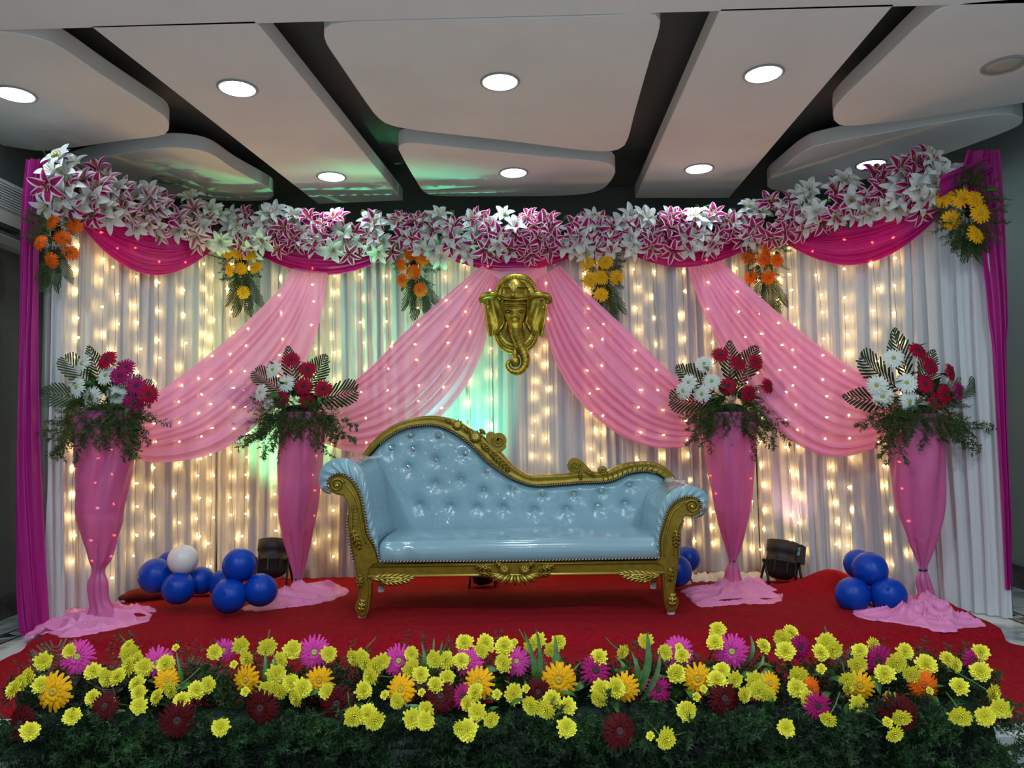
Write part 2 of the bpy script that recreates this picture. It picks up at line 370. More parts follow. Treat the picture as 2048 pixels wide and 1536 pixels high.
# ---------------- downlights
def downlight(px, py, lit, lab):
    c = atz(px, py, CEIL); t = thing('downlight', (c.x, c.y, CEIL), lab, 'ceiling light', 'recessed ceiling downlights')
    MB().lathe([(.088, .002), (.098, .001), (.100, -.004), (.096, -.007), (.086, -.007), (.084, -.001)], c, 32, cap=False).out('rim', M['down_rim'], t)
    MB().lathe([(.0, -.006), (.04, -.006), (.085, -.004), (.085, .0), (.0, .0)], c, 32, cap=False).out('diffuser', M['down'] if lit else M['down_off'], t)
for a in ((30, 188, 1, 'lit round downlight at the far left of the ceiling'),
          (475, 176, 1, 'lit round downlight in the left ceiling strip nearer the viewer'),
          (1000, 163, 1, 'lit round downlight in the large central ceiling panel'),
          (1527, 147, 1, 'lit round downlight in the right ceiling strip nearer the viewer'),
          (663, 353, 1, 'lit round downlight at the back end of the left ceiling strip'),
          (1027, 345, 1, 'lit round downlight in the small central ceiling panel'),
          (1398, 337, 1, 'lit round downlight at the back end of the right ceiling strip'),
          (1742, 328, 1, 'lit round downlight glowing just above the right end of the lily garland'),
          (335, 360, 0, 'unlit round downlight above the left end of the lily garland'),
          (2008, 130, 0, 'unlit round downlight in the large right ceiling panel')): downlight(*a)
# ---------------- air conditioner
t = thing('air_conditioner', (XL, 3.9, 2.2), 'white louvred air conditioner high on the left wall beside the fuchsia drape', 'air conditioner')
y1 = 4.42; y0 = 3.3
prof = [(XL+.002, 2.49), (XL+.16, 2.49), (XL+.19, 2.46), (XL+.20, 2.30), (XL+.17, 2.20), (XL+.10, 2.15), (XL+.002, 2.15)]
slab('body', [V((x, y0, z)) for x, z in prof], y1-y0, .01, M['ac'], t)
for k in range(10):
    MB().box((XL+.203, (y0+y1)/2, 2.45-k*.015), (.006, (y1-y0)/2-.03, .0035)).out('louvre', M['ac'], t, smooth=False)
MB().box((XL+.178, (y0+y1)/2, 2.215), (.012, (y1-y0)/2-.08, .022), M=Matrix.Rotation(-.5, 3, 'Y')).out('outlet', M['black'], t, smooth=False)
MB().box((XL+.165, (y0+y1)/2, 2.175), (.022, (y1-y0)/2-.1, .003), M=Matrix.Rotation(.5, 3, 'Y')).out('flap', M['ac'], t, smooth=False)

# ================================================================== backdrop geometry
YC = 5.28
L1 = V((at(440, 700, YC).x, YC, 0)); R1 = V((at(1505, 700, YC).x, YC, 0))
L0 = V((at(92, 900, 4.10).x, 4.10, 0)); Rr0 = V((at(1995, 900, 4.12).x, 4.12, 0))
def inward(a, b):
    d = (b-a).normalized(); return V((d.y, -d.x, 0))
NL, NC, NR = inward(L0, L1), V((0, -1, 0)), inward(R1, Rr0)
PLN = {'L': (L1, NL), 'C': (V((0, YC, 0)), NC), 'R': (R1, NR)}
def on(px, py, off=0.0, pl=None):
    """point of the backdrop (wing or centre) behind a pixel, moved off metres into the room"""
    if pl is None:
        c = on(px, py, off, 'C'); pl = 'L' if c.x < L1.x+off*.5 else 'R' if c.x > R1.x-off*.5 else 'C'
    p0, n = PLN[pl]; return onplane(px, py, p0+n*off, n)
def curtain(a, b, label, seed, top=2.50, amp=0.024, bottom=0.004, rows=44, step=.007, n=None):
    d = b-a; Ln = d.length; d = d.normalized(); nn = n or V((d.y, -d.x, 0)); nu = max(30, int(Ln/step)); P = []
    for i in range(nu+1):
        s = Ln*i/nu; col = []
        for j in range(rows+1):
            z = bottom+(top-bottom)*(1-j/rows)**1.0
            hz = 1-z/top
            ss = s+0.035*nz(seed+s*1.1, z*.55, 3.3)*hz*2
            ph = 2*PI*ss/.075+5.0*nz(seed*3.1+ss*3.2, 1.7, z*.10)
            f = math.sin(ph); f = math.copysign(abs(f)**.75, f)
            o = amp*(.5+.5*nz(seed+ss*2.1, 9.1, z*.3))*f
            o += .010*math.sin(2*PI*ss/.026+6*nz(seed+ss*5, 4.2))*(.3+.7*abs(nz(ss*3, seed)))
            o += .030*nz(seed+ss*1.5, 7.7, z*.4)
            o += .03*hz**6*nz(ss*6, seed)          # the hem spreads on the floor
            col.append(a+d*s+nn*(o)+V((0, 0, z)))
        P.append(col)
    mb = MB().grid(P); o = mb.out('curtain', M['white_cloth']); tag(o, label, 'curtain', 'white backdrop curtains'); return o
cx = lambda px: V((at(px, 800, YC).x, YC, 0))
curtain(L0, L1, 'white pleated curtain forming the left wing of the backdrop', 1.3)
curtain(L1, cx(640), 'white pleated curtain behind the first light pink drape from the left', 5.1)
curtain(cx(640), cx(985), 'white pleated curtain behind the tall end of the sofa, tinted green by the lamp', 9.7)
curtain(cx(985), cx(1235), 'white pleated curtain below and right of the golden elephant mask', 14.9)
curtain(cx(1235), R1, 'white pleated curtain behind the low end of the sofa', 21.3)
rs = R1+(Rr0-R1)*.80
curtain(R1, rs, 'white pleated curtain with fairy lights forming the right wing of the backdrop', 27.7)
curtain(rs+NR*.03, Rr0+(Rr0-R1)*.02+NR*.03, 'white curtain with broad folds and no lights at the right end of the backdrop', 33.9, amp=.034)
# white cloth pooled on the floor behind the sofa's right end
P = []
for i in range(60):
    row = []
    for j in range(14):
        px = 1372+i*2.7; f = j/13
        q = at(px, 1135, 5.18); y = 5.22-.26*f; h = .055*math.sin(PI*min(1, f*1.0))*(.6+.6*nz(i*.22, f*3))+.006
        row.append(V((q.x, y, max(.035, h+.03+.015*nz(i*.5, j*.4, 2)))))
    P.append(row)
o = MB().grid(P).out('pooled_cloth', M['white_cloth']); tag(o, 'bunched white cloth lying on the carpet right of the sofa below the fairy lights', 'cloth')

# ---------------- lofted cloths
def loft(A, B, nu, nv, amp, nf, seed, wob=.25, env=None, bow=0.0, sharp=.8, nrm=V((0, -1, 0))):
    P = []
    for i in range(nu):
        u = i/(nu-1); row = []
        a, b = A[i], B[i]
        for j in range(nv):
            v = j/(nv-1); p = a.lerp(b, v)
            ph = 2*PI*(nf*v+.55*nz(seed+v*nf*.45, 2.2)*1.6+wob*nz(seed+u*2.4, v*3.1, 5.5))
            f = 1-2*abs(math.sin(ph/2))**sharp
            e = env(u, v) if env else 1
            row.append(p+nrm*(amp*e*f*(.65+.6*nz(seed, v*5, u*2))+bow*math.sin(PI*v)*math.sin(PI*u)))
        P.append(row)
    return P
# fuchsia swags
def swag(x0, y0, x1, y1, dip, lab, seed, pl, nf=7, off=.075):
    A, B = [], []; n = 60
    for i in range(n):
        u = i/(n-1); x = x0+(x1-x0)*u; yt = y0+(y1-y0)*u
        s = (math.sin(PI*u))**.85
        low = yt+12+(dip-(y0+y1)/2-12)*s
        A.append(on(x, yt-22, off, pl)); B.append(on(x, low, off+.03, pl))
    nrm = PLN[pl][1]
    P = loft(A, B, n, 90, .020, nf, seed, .10, lambda u, v: math.sin(PI*u)**.5*.9+.1, .05, .7, nrm)
    o = MB().grid(P).out('swag', M['fuchsia']); tag(o, lab, 'swag', 'fuchsia valance swags')
swag(165, 440, 432, 478, 549, 'fuchsia valance swag at the left end of the garland, lit red by bulbs', 2.2, 'L', 9)
swag(505, 488, 790, 492, 550, 'fuchsia valance swag above the first inner pink drape, second from the left', 4.4, 'C', 6)
swag(885, 500, 1165, 492, 543, 'fuchsia valance swag right above the golden elephant mask', 6.6, 'C', 6)
swag(1250, 490, 1500, 480, 535, 'fuchsia valance swag above the right pink drape, second from the right', 8.8, 'C', 6)
swag(1572, 472, 1890, 405, 527, 'fuchsia valance swag at the right end of the garland with red glowing bulbs', 10.1, 'R', 9)
# fuchsia side drapes
def side_drape(rows, Y, lab, seed, tdir, nf=3.2):
    R = cr([(r[0], r[1], r[2]) for r in rows], 60)
    A = [at(r[1], r[0], Y) for r in R]; B = [at(r[2], r[0], Y+tdir) for r in R]
    P = loft(A, B, 60, 70, .022, nf, seed, .25, None, .03, .8)
    o = MB().grid(P).out('side_drape', M['fuchsia_side']); tag(o, lab, 'drape', 'fuchsia side drapes'); return o
side_drape([(318, 52, 96), (420, 44, 80), (600, 38, 76), (900, 30, 78), (1100, 31, 88), (1240, 38, 96), (1288, 50, 90)], 3.98, 'fuchsia drape hanging to the floor at the left end of the backdrop', 3.1, .05)
side_drape([(300, 1935, 2000), (350, 1925, 2004), (450, 1950, 2008), (560, 1968, 2012), (640, 1976, 2014), (700, 1984, 2010), (850, 1994, 2011), (1000, 2003, 2018), (1100, 2008, 2021), (1180, 2012, 2022)], 4.06, 'fuchsia drape knotted at the top and narrowing downward at the right end', 7.9, .04)
P = loft([at(x, 352-(x-1880)*.42, 4.02) for x in np.linspace(1880, 1975, 30)], [at(x, 395-(x-1880)*.50, 4.05) for x in np.linspace(1880, 1990, 30)], 30, 40, .015, 3, 4.4)
o = MB().grid(P).out('side_drape', M['fuchsia_side']); tag(o, 'short fuchsia cloth piece draped over the top right corner behind the lilies', 'drape', 'fuchsia side drapes')
# poles that carry the backdrop
for i, (pp, lab) in enumerate(((L0+V((-.05, .06, 0)), 'backdrop pole wrapped by the left fuchsia drape'), (Rr0+V((.07, .10, 0)), 'backdrop pole hidden in the right fuchsia drape'))):
    o = MB().tube([pp, pp+V((0, 0, 2.52))], .022, 10).out('backdrop_pole', M['down_rim']); tag(o, lab, 'pole', 'backdrop poles')

# light pink sheer drapes
SY = [4.12, 4.72, 4.80, 4.20]              # depth of the four flower stands
def drape(up, lo, Y0, Y1, lab, seed, nf=9):
    n = 90; a = cr(up, n); b = cr(lo, n)
    A = [at(a[i][0], a[i][1], Y0+(Y1-Y0)*(i/(n-1))**.9) for i in range(n)]; B = [at(b[i][0], b[i][1], Y0+(Y1-Y0)*(i/(n-1))**.9-.01) for i in range(n)]
    P = loft(A, B, n, 150, .022, nf, seed, .16, lambda u, v: (.35+.65*min(1, u*3)), .06, .8)
    o = MB().grid(P).out('pink_drape', M['pink']); tag(o, lab, 'drape', 'light pink sheer drapes')
drape([(585, 535), (560, 575), (490, 645), (400, 722), (315, 785), (255, 830)], [(655, 545), (640, 640), (608, 730), (545, 820), (460, 890), (385, 918), (300, 924), (250, 905)], 5.17, 4.30, 'light pink sheer drape sweeping down to the leftmost flower stand', 1.7)
drape([(965, 530), (900, 585), (820, 655), (740, 735), (690, 775), (625, 820)], [(1000, 560), (985, 620), (965, 700), (930, 775), (870, 845), (790, 895), (710, 905), (630, 880)], 5.14, 4.88, 'light pink sheer drape from left of the elephant mask to the second flower stand', 3.9)
drape([(1120, 530), (1180, 590), (1260, 665), (1340, 745), (1380, 780), (1425, 815)], [(1070, 560), (1085, 640), (1110, 720), (1150, 790), (1210, 850), (1280, 888), (1350, 896), (1420, 880)], 5.14, 4.95, 'light pink sheer drape from right of the elephant mask to the third flower stand', 6.3)
drape([(1440, 520), (1500, 575), (1580, 645), (1660, 705), (1740, 755), (1800, 790)], [(1375, 535), (1405, 620), (1450, 710), (1505, 800), (1570, 870), (1650, 912), (1730, 905), (1800, 870)], 5.17, 4.38, 'light pink sheer drape sweeping down to the rightmost flower stand', 8.1)
P = loft([at(x, 535, 5.17) for x in np.linspace(985, 1090, 30)], [at(x, 620, 5.19) for x in np.linspace(980, 1086, 30)], 30, 30, .012, 2, 5.5)
mb = MB().grid([[P[i][j] for i in range(30)] for j in range(30)]); o = mb.out('pink_drape', M['pink']); tag(o, 'short pink cloth hanging straight behind the elephant mask', 'drape', 'light pink sheer drapes')
# ================================================================== fairy lights
bulb_me = MB().ball((0, 0, 0), (.0068, .0068, .010), 6, 4).mesh('bulb'); bulb_me.materials.append(M['bulb'])
bulb_me.polygons.foreach_set('use_smooth', [True]*len(bulb_me.polygons))
random.seed(11)
def light_set(a, b, nn, n, lab, z0=.12, z1=2.30):
    d = (b-a); Ln = d.length; d = d.normalized()
    t = thing('fairy_light_curtain', (a+b)/2+nn*.05, lab, 'fairy lights', 'fairy light curtains on the backdrop')
    lead = MB().tube([a+nn*.05+V((0, 0, z1)), b+nn*.05+V((0, 0, z1))], .004, 5).out('lead_wire', M['cable'], t)
    for k in range(n):
        s = Ln*(k+.5+random.uniform(-.42, .42))/n; base = a+d*s+nn*.036
        pts = []; z = z1; ph = random.uniform(0, 9)
        zs = []; z = z1-random.uniform(.02, .16)
        while z > z0+random.uniform(0, .12):
            zs.append(z); z -= random.uniform(.105, .19)
        drift = random.uniform(-.05, .05)
        fx = lambda zz: d*(drift*(z1-zz)/z1+.025*nz(ph, zz*2.2))
        cab = [base+V((0, 0, zz))+fx(zz) for zz in np.linspace(z1, min(zs)-.01, 14)]
        st = MB().tube(cab, .0016, 3).out('strand', M['clear_cable'], t)
        for zz in zs:
            p = base+V((0, 0, zz))+fx(zz)+d*random.choice((-1, 1))*random.uniform(.006, .016)+nn*random.uniform(-.012, .012)
            dd = V((random.uniform(-1, 1), -.4, random.uniform(-.4, .4)))
            inst('bulb', bulb_me, st, p, dd)
light_set(L0+(L1-L0)*.06, L1, NL, 8, 'curtain of warm fairy lights on the left wing of the backdrop')
cm = (L1+R1)/2
light_set(L1, cm, NC, 10, 'curtain of warm fairy lights on the left half of the back curtain')
light_set(cm, R1, NC, 10, 'curtain of warm fairy lights on the right half of the back curtain')
light_set(R1, R1+(Rr0-R1)*.72, NR, 7, 'curtain of warm fairy lights on the right wing of the backdrop')

# ================================================================== flowers: meshes
def petal_strip(mb, L, W, n, bend, yaw, z0=0.0, tip=.35, cup=0.0, mi=0, r0=0.0, nx=2):
    """petal along +X turned by yaw; bend(t) height, width profile, cross cup"""
    P = []; uv = []
    for i in range(n+1):
        t = i/n; wdt = W*(math.sin(PI*min(.98, (.10+.86*t)**(1-tip*.6))))**.8*.5 if t < 1 else W*(.22 if tip >= .6 else .02)
        x = r0+L*t; z = z0+bend(t); row = []
        for k in range(nx+1):
            q = -1+2*k/nx; row.append((x, wdt*q, z+cup*wdt*abs(q))); uv.append((k/nx, t))
        P.append(row)
    c, s = math.cos(yaw), math.sin(yaw)
    P = [[V((x*c-y*s, x*s+y*c, z)) for x, y, z in r] for r in P]
    mb.grid(P, mi, uv=uv)
def fin(mb, name, mats):
    me = mb.mesh(name)
    for q in mats: me.materials.append(q)
    me.polygons.foreach_set('use_smooth', [True]*len(me.polygons)); return me
def lily_mesh(m, seed):
    random.seed(seed); mb = MB(); L = .088
    for k in range(6):
        inner = k % 2; W = .046 if inner else .036
        h = random.uniform(.8, 1.15); dr = random.uniform(.018, .04)
        petal_strip(mb, L*random.uniform(.92, 1.05), W, 6, lambda t: .045*h*t**.7*1.5-dr*2.1*max(0, t-.45)**1.3-.01, k*PI/3+random.uniform(-.1, .1), cup=.35, nx=6, r0=.002)
    for k in range(6):
        a = k*PI/3+.3; mb.tube([(0, 0, .0), (.012*math.cos(a), .012*math.sin(a), .03), (.02*math.cos(a), .02*math.sin(a), .052)], [.0012, .001, .0022], 4, 1)
    return fin(mb, 'lily', [m, M['c_yel']])
LW = [lily_mesh(M['lily_w'], i) for i in (1, 2, 3)]; LP = [lily_mesh(M['lily_p'], i) for i in (4, 5, 6)]; LS = [lily_mesh(M['lily_s'], i) for i in (7, 8)]
def gerbera_mesh(m, seed, R=.052, n=22, w=.0125, droop=.01):
    random.seed(seed); mb = MB()
    for ring, (rr, nn, z) in enumerate(((1.0, n, 0), (.86, n-4, .004), (.5, 14, .007))):
        for k in range(nn):
            a = 2*PI*k/nn+random.uniform(-.07, .07)+ring*.1; s = rr*random.uniform(.92, 1.05)
            petal_strip(mb, (R-.008)*s, w*(1 if ring < 2 else .6), 4, lambda t: z+.008*math.sin(PI*t*.7)-droop*t*t*random.uniform(.4, 1.3), a, r0=.008, tip=.6, cup=-.15)
    return fin(mb, 'gerbera', [m])
def centre_mesh(m, r=.012):
    return fin(MB().lathe([(r, .004), (r*1.0, .009), (r*.75, .0125), (r*.35, .011), (.0005, .0095)], n=12, cap=False), 'centre', [m])
stem_me = fin(MB().tube([(0, 0, 0), (.0, .0, -.03), (.004, .012, -.08), (.0, .03, -.14)], [.0035, .0028, .0028, .003], 5), 'stem', [M['stem']])
CEN = {'d': centre_mesh(M['c_dark']), 'g': centre_mesh(M['c_green'], .010), 'y': centre_mesh(M['c_yel'], .011), 'o': centre_mesh(M['c_or'], .010)}
G = {'white': ([gerbera_mesh(M['g_white'], s) for s in (1, 2)], 'g', 'white gerbera'),
     'red': ([gerbera_mesh(M['g_red'], s, .050, 24, .0125) for s in (3, 4)], 'd', 'crimson gerbera'),
     'mag': ([gerbera_mesh(M['g_mag'], s, .050, 20, .0115) for s in (5, 6)], 'd', 'magenta gerbera'),
     'pink': ([gerbera_mesh(M['g_pink'], s, .056, 22, .0125) for s in (7, 8)], 'g', 'pink gerbera'),
     'dark': ([gerbera_mesh(M['g_dark'], s, .054, 24, .0135) for s in (9, 10)], 'd', 'dark red gerbera'),
     'yel': ([gerbera_mesh(M['g_yel'], s, .052, 17, .016) for s in (11, 12)], 'y', 'golden yellow gerbera'),
     'or': ([gerbera_mesh(M['g_or'], s, .050, 24, .0105, .022) for s in (13, 14)], 'o', 'orange gerbera')}
def gerbera(parent, kind, p, d, sc=1.0, stem=False):
    ms, c, lab = G[kind]
    o = inst('gerbera', random.choice(ms), parent, p, d, random.uniform(0, 6), sc, lab)
    sub('centre', CEN[c], o)
    if stem: sub('stem', stem_me, o)
    return o
def mum_mesh(seed, n=84, R=.038):
    random.seed(seed); mb = MB()
    for k in range(n):
        f = (k+.5)/n; el = PI/2*(1-f**.62)*1.0-.12; a = k*2.39996
        r = R*(.55+.45*f)*random.uniform(.9, 1.12)
        ce, se = math.cos(el), math.sin(el); d = V((ce*math.cos(a), ce*math.sin(a), se)); side = V((-math.sin(a), math.cos(a), 0)); up = side.cross(d)*-1
        w = .0048*(.7+.5*f); b = d*R*.12
        P = [[b-side*w*.4, b+side*w*.4], [d*r*.6-side*w+up*.002, d*r*.6+side*w+up*.002], [d*r*.93-side*w*.75+up*.001, d*r*.93+side*w*.75+up*.001], [d*r-side*w*.15+up*.004, d*r+side*w*.15+up*.004]]
        mb.grid(P)
    mb.ball((0, 0, -.002), (R*.38, R*.38, R*.25), 8, 5)
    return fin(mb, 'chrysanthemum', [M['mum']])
MUM = [mum_mesh(s) for s in (1, 2, 3)]
bud_me = mum_mesh(9, 26, .017)

def frond_mesh(L, W, n, seed, outline='diamond', lw=.7, m=None, a0=52):
    """pinnate palm frond along +Z (blade in XZ), trimmed to a pointed outline"""
    random.seed(seed); mb = MB()
    mb.tube([(0, 0, 0), (0, -.01, L*.5), (0, -.005, L)], [.003, .0022, .0008], 4)
    for side in (-1, 1):
        for k in range(n):
            t = .10+.88*k/n
            ang = math.radians(a0-.42*a0*t); d = V((side*math.sin(ang), 0, math.cos(ang)))
            wmax = W*.5*(math.sin(PI*min(1, max(0, t*.92+.10)))**.9 if outline == 'leaf' else min(1, (1-t)*1.55, (t+.12)*2.2))
            ln = max(.006, wmax/math.sin(ang))*random.uniform(.93, 1.04); ww = L/n*.5*lw*math.sin(ang)*1.0
            b = V((0, -.01*math.sin(PI*t), L*t)); up = V((-d.z*side, 0, abs(d.x))) 
            e = b+d*ln+V((0, random.uniform(.0, .012), 0)); mid = b+d*ln*.5+V((0, -.004, 0))
            mb.add([b-up*ww*.4, b+up*ww*.4, mid+up*ww, e+up*ww*.9+d*ww*.5, e-up*ww*.6, mid-up*ww], [(0, 5, 2, 1), (5, 4, 3, 2)])
    return fin(mb, 'frond', [m or M['palm']])
FR = [frond_mesh(.30, .16, 13, 1, lw=.8), frond_mesh(.30, .15, 12, 2, 'leaf', .8), frond_mesh(.30, .13, 12, 3, lw=.8)]
FRH = [frond_mesh(.20, .12, 12, 5, 'leaf', .95, None, 30), frond_mesh(.20, .10, 11, 6, 'leaf', .95, None, 28)]

def fern_np(seed, L=.22, W=.06, nb=24, nn=10):
    """asparagus-fern spray along +X drooping in -Z: triangles as an (n,3,3) array"""
    rs = np.random.RandomState(seed); T = []
    def spine(t): return np.array([L*t, .02*math.sin(4*t+seed), -.25*L*t*t])
    def tri(a, b, w):
        d = b-a; s = np.cross(d, rs.randn(3)); s = s/(np.linalg.norm(s)+1e-9)*w; T.append([a-s, a+s, b])
    pts = [spine(i/12) for i in range(13)]
    for a, b in zip(pts[:-1], pts[1:]): tri(a, b+(b-a)*.3, .0011); tri(b, a, .0011)
    for k in range(nb):
        t = .08+.92*k/nb; c = spine(t); a = rs.uniform(0, 2*PI); wl = W*(1-.65*t)*rs.uniform(.6, 1.1)
        d = np.array([.55, math.cos(a)*.8, math.sin(a)*.8]); d /= np.linalg.norm(d); e = c+d*wl; tri(c, e, .0007)
        for q in range(nn):
            f = .15+.85*q/nn; p = c+d*wl*f; nd = d*.6+rs.randn(3)*.6; nd /= np.linalg.norm(nd)
            tri(p, p+nd*rs.uniform(.011, .021), .0026)
    return np.array(T)
def tri_mesh(T, name, m):
    n = len(T); me = bpy.data.meshes.new(name); me.vertices.add(n*3); me.vertices.foreach_set('co', T.reshape(-1).astype(np.float32))
    me.loops.add(n*3); me.loops.foreach_set('vertex_index', np.arange(n*3, dtype=np.int32))
    me.polygons.add(n); me.polygons.foreach_set('loop_start', np.arange(0, n*3, 3, dtype=np.int32)); me.update(calc_edges=True)
    me.materials.append(m); return me
FERN_T = [fern_np(s) for s in range(1, 7)]
FERN = [tri_mesh(T, 'fern_sprig', M['fern']) for T in FERN_T]
def qx(d, spin=0):  # rotation taking +X to d
    return V(d).to_track_quat('X', 'Z') @ Quaternion((1, 0, 0), spin)

def qface(d, toward=(0, -1, .15)):
    z = V(d).normalized(); y = V(toward); y = (y-z*y.dot(z)).normalized(); x = y.cross(z)
    m3 = Matrix.Identity(3)
    for i in range(3): m3[i][0], m3[i][1], m3[i][2] = x[i], y[i], z[i]
    return m3.to_quaternion()
leaf_me = MB(); petal_strip(leaf_me, .075, .036, 6, lambda t: .015*math.sin(PI*t), 0, cup=.3, nx=4); leaf_me = fin(leaf_me, 'leaf', [M['green_b']])
leaf_d = MB(); petal_strip(leaf_d, .085, .034, 6, lambda t: .012*math.sin(PI*t)-.02*t*t, 0, cup=.3, nx=4); leaf_d = fin(leaf_d, 'leaf', [M['green']])

# ================================================================== lily garland
random.seed(21)
gl = cr([(95, 350), (150, 378), (220, 398), (300, 420), (380, 440), (440, 455), (560, 463), (800, 470), (1024, 470), (1300, 465), (1500, 450), (1600, 424), (1700, 402), (1800, 374), (1885, 346)], 400)
garl = thing('lily_garland', on(1024, 470, .1), 'long garland of white and magenta artificial lilies along the top of the backdrop', 'garland')
core = MB(); cpts = [on(q[0], q[1], .05) for q in gl[::8]]
core.tube(cpts, [.035]*len(cpts), 8); core.out('core', M['foam'], garl)
nb = 46; cnt = 0
for b in range(nb):
    f = (b+.5)/nb; i = int(f*399); cxp, cyp = gl[i]
    kind = 'w' if b % 2 else 'p'
    if random.random() < .18: kind = 'p' if kind == 'w' else 'w'
    left = cxp < 440
    for k in range(8):
        ox = random.uniform(-26, 26)*(1.0 if not left else .8); oy = -34+72*(k+.5)/8+random.uniform(-9, 9)
        wide = 1.35 if cxp < 200 or cxp > 1780 else 1.12 if (cxp < 420 or cxp > 1600) else 1
        oy *= wide
        off = .10+.09*math.cos(oy/55)+random.uniform(-.02, .02)
        p = on(cxp+ox, cyp+oy, off)
        d = V((random.uniform(-.45, .45), -1, -oy/38*.75+random.uniform(-.3, .3)))
        if left and cxp > 170 and random.random() < .55: me, nm = (random.choice(LS), 'pale_lily') if random.random() < .6 else (random.choice(LW), 'white_lily')
        elif (kind == 'w') != (random.random() < .22): me, nm = random.choice(LW), 'white_lily'
        else: me, nm = random.choice(LP), 'pink_lily'
        inst(nm, me, garl, p, d, random.uniform(0, 6), random.uniform(.88, 1.12)); cnt += 1
for k in range(120):
    i = random.randint(0, 399); x, y = gl[i]; oy = random.choice((-1, 1))*random.uniform(18, 42) if random.random() < .75 else random.uniform(-25, 25)
    p = on(x+random.uniform(-10, 10), y+oy, .10+.06*math.cos(oy/40))
    inst('leaf', leaf_me if random.random() < .6 else leaf_d, garl, p, q=qx((random.uniform(-1, 1), -.8, (-oy/40)*.5+random.uniform(-.5, .5)), random.uniform(-.8, .8)), sc=random.uniform(.7, 1.0))

# ================================================================== hanging bunches
def bunch(cx0, cy0, fl, tip, lab, kinds, pl=None, off=.14, fern_n=64, rx=35, ry=60, frs=1.0, sc=.95):
    root = on(cx0, cy0, off-.05, pl); t = thing('hanging_flower_bunch', root, lab, 'flower bunch', 'gerbera bunches hanging from the garland')
    MB().ball(on(cx0, (cy0+tip[1])/2-30, off-.075, pl), (.03, .02, .07), 8, 6).out('foam', M['foam'], t)
    tp = on(tip[0], tip[1], off-.02, pl)
    for k, (dx, s) in enumerate(((0, 1), (-.35, .85), (.35, .85))):
        b = on(cx0+(tip[0]-cx0)*.3+dx*20, tip[1]-74*frs, off-.03+.01*k, pl); d = (tp-b).normalized()+V((dx, 0, 0))
        q = qface(d, (dx, -1, .2)); inst('frond', FRH[k % 2], t, b, q=q, sc=(tp-b).length/.2*s)
    for k in range(fern_n):
        a = random.uniform(0, 2*PI); rx2 = rx*random.uniform(0, .6)
        px = cx0+math.cos(a)*rx2; py = cy0+5+ry*.5+math.sin(a)*ry*.6
        inst('fern_sprig', random.choice(FERN), t, on(px, py, off-.03+random.uniform(-.02, .03), pl), q=qx((math.cos(a)*1.0, -.35, -math.sin(a)*.9-.15), random.uniform(0, 6)), sc=random.uniform(.34, .60))
    for k in range(14):
        px = cx0+random.uniform(-rx, rx)*.6; py = cy0+random.uniform(0, ry*1.2)
        inst('leaf', leaf_d, t, on(px, py, off-.02, pl), q=qx((random.uniform(-1, 1), -.6, random.uniform(-1, .6)), random.uniform(-1, 1)), sc=.8)
    for (x, y), kd in zip(fl, kinds):
        d = V((random.uniform(-.45, .45)+(x-cx0)/70, -1, random.uniform(-.35, .25)))
        gerbera(t, kd, on(x, y, off+.045, pl), d, sc*1.15)
random.seed(31)
bunch(112, 415, [(103, 443), (149, 452), (79, 484), (124, 476), (142, 506), (101, 521)], (100, 566), 'orange gerbera bunch hanging at the left end next to the fuchsia drape', ['or']*6, 'L', sc=.82, rx=42, ry=70)
bunch(485, 490, [(455, 505), (478, 507), (500, 510), (459, 540), (482, 537), (511, 535), (487, 585)], (485, 616), 'golden yellow gerbera bunch hanging second from the left', ['yel']*7, 'C', sc=.80)
bunch(828, 490, [(820, 507), (846, 519), (801, 529), (828, 544), (803, 560), (839, 580)], (842, 620), 'orange gerbera bunch hanging left of the elephant mask', ['or']*6, 'C', sc=.95, rx=42)
bunch(1205, 500, [(1174, 524), (1211, 524), (1233, 555), (1181, 559), (1203, 555), (1202, 589)], (1215, 632), 'yellow gerbera bunch hanging right of the elephant mask', ['yel']*6, 'C', sc=.93, rx=42)
bunch(1532, 475, [(1534, 492), (1497, 514), (1528, 518), (1555, 520), (1502, 554), (1538, 555)], (1540, 616), 'orange gerbera bunch hanging above the rightmost pink drape', ['or']*6, 'R', off=.12, sc=.92, rx=42)
bunch(1935, 375, [(1889, 397), (1923, 397), (1950, 400), (1961, 427), (1902, 440), (1951, 469)], (1945, 508), 'golden yellow gerbera bunch with dark foliage at the right end of the garland', ['yel']*6, 'R', off=.16, sc=.95, rx=66, ry=85, fern_n=110)

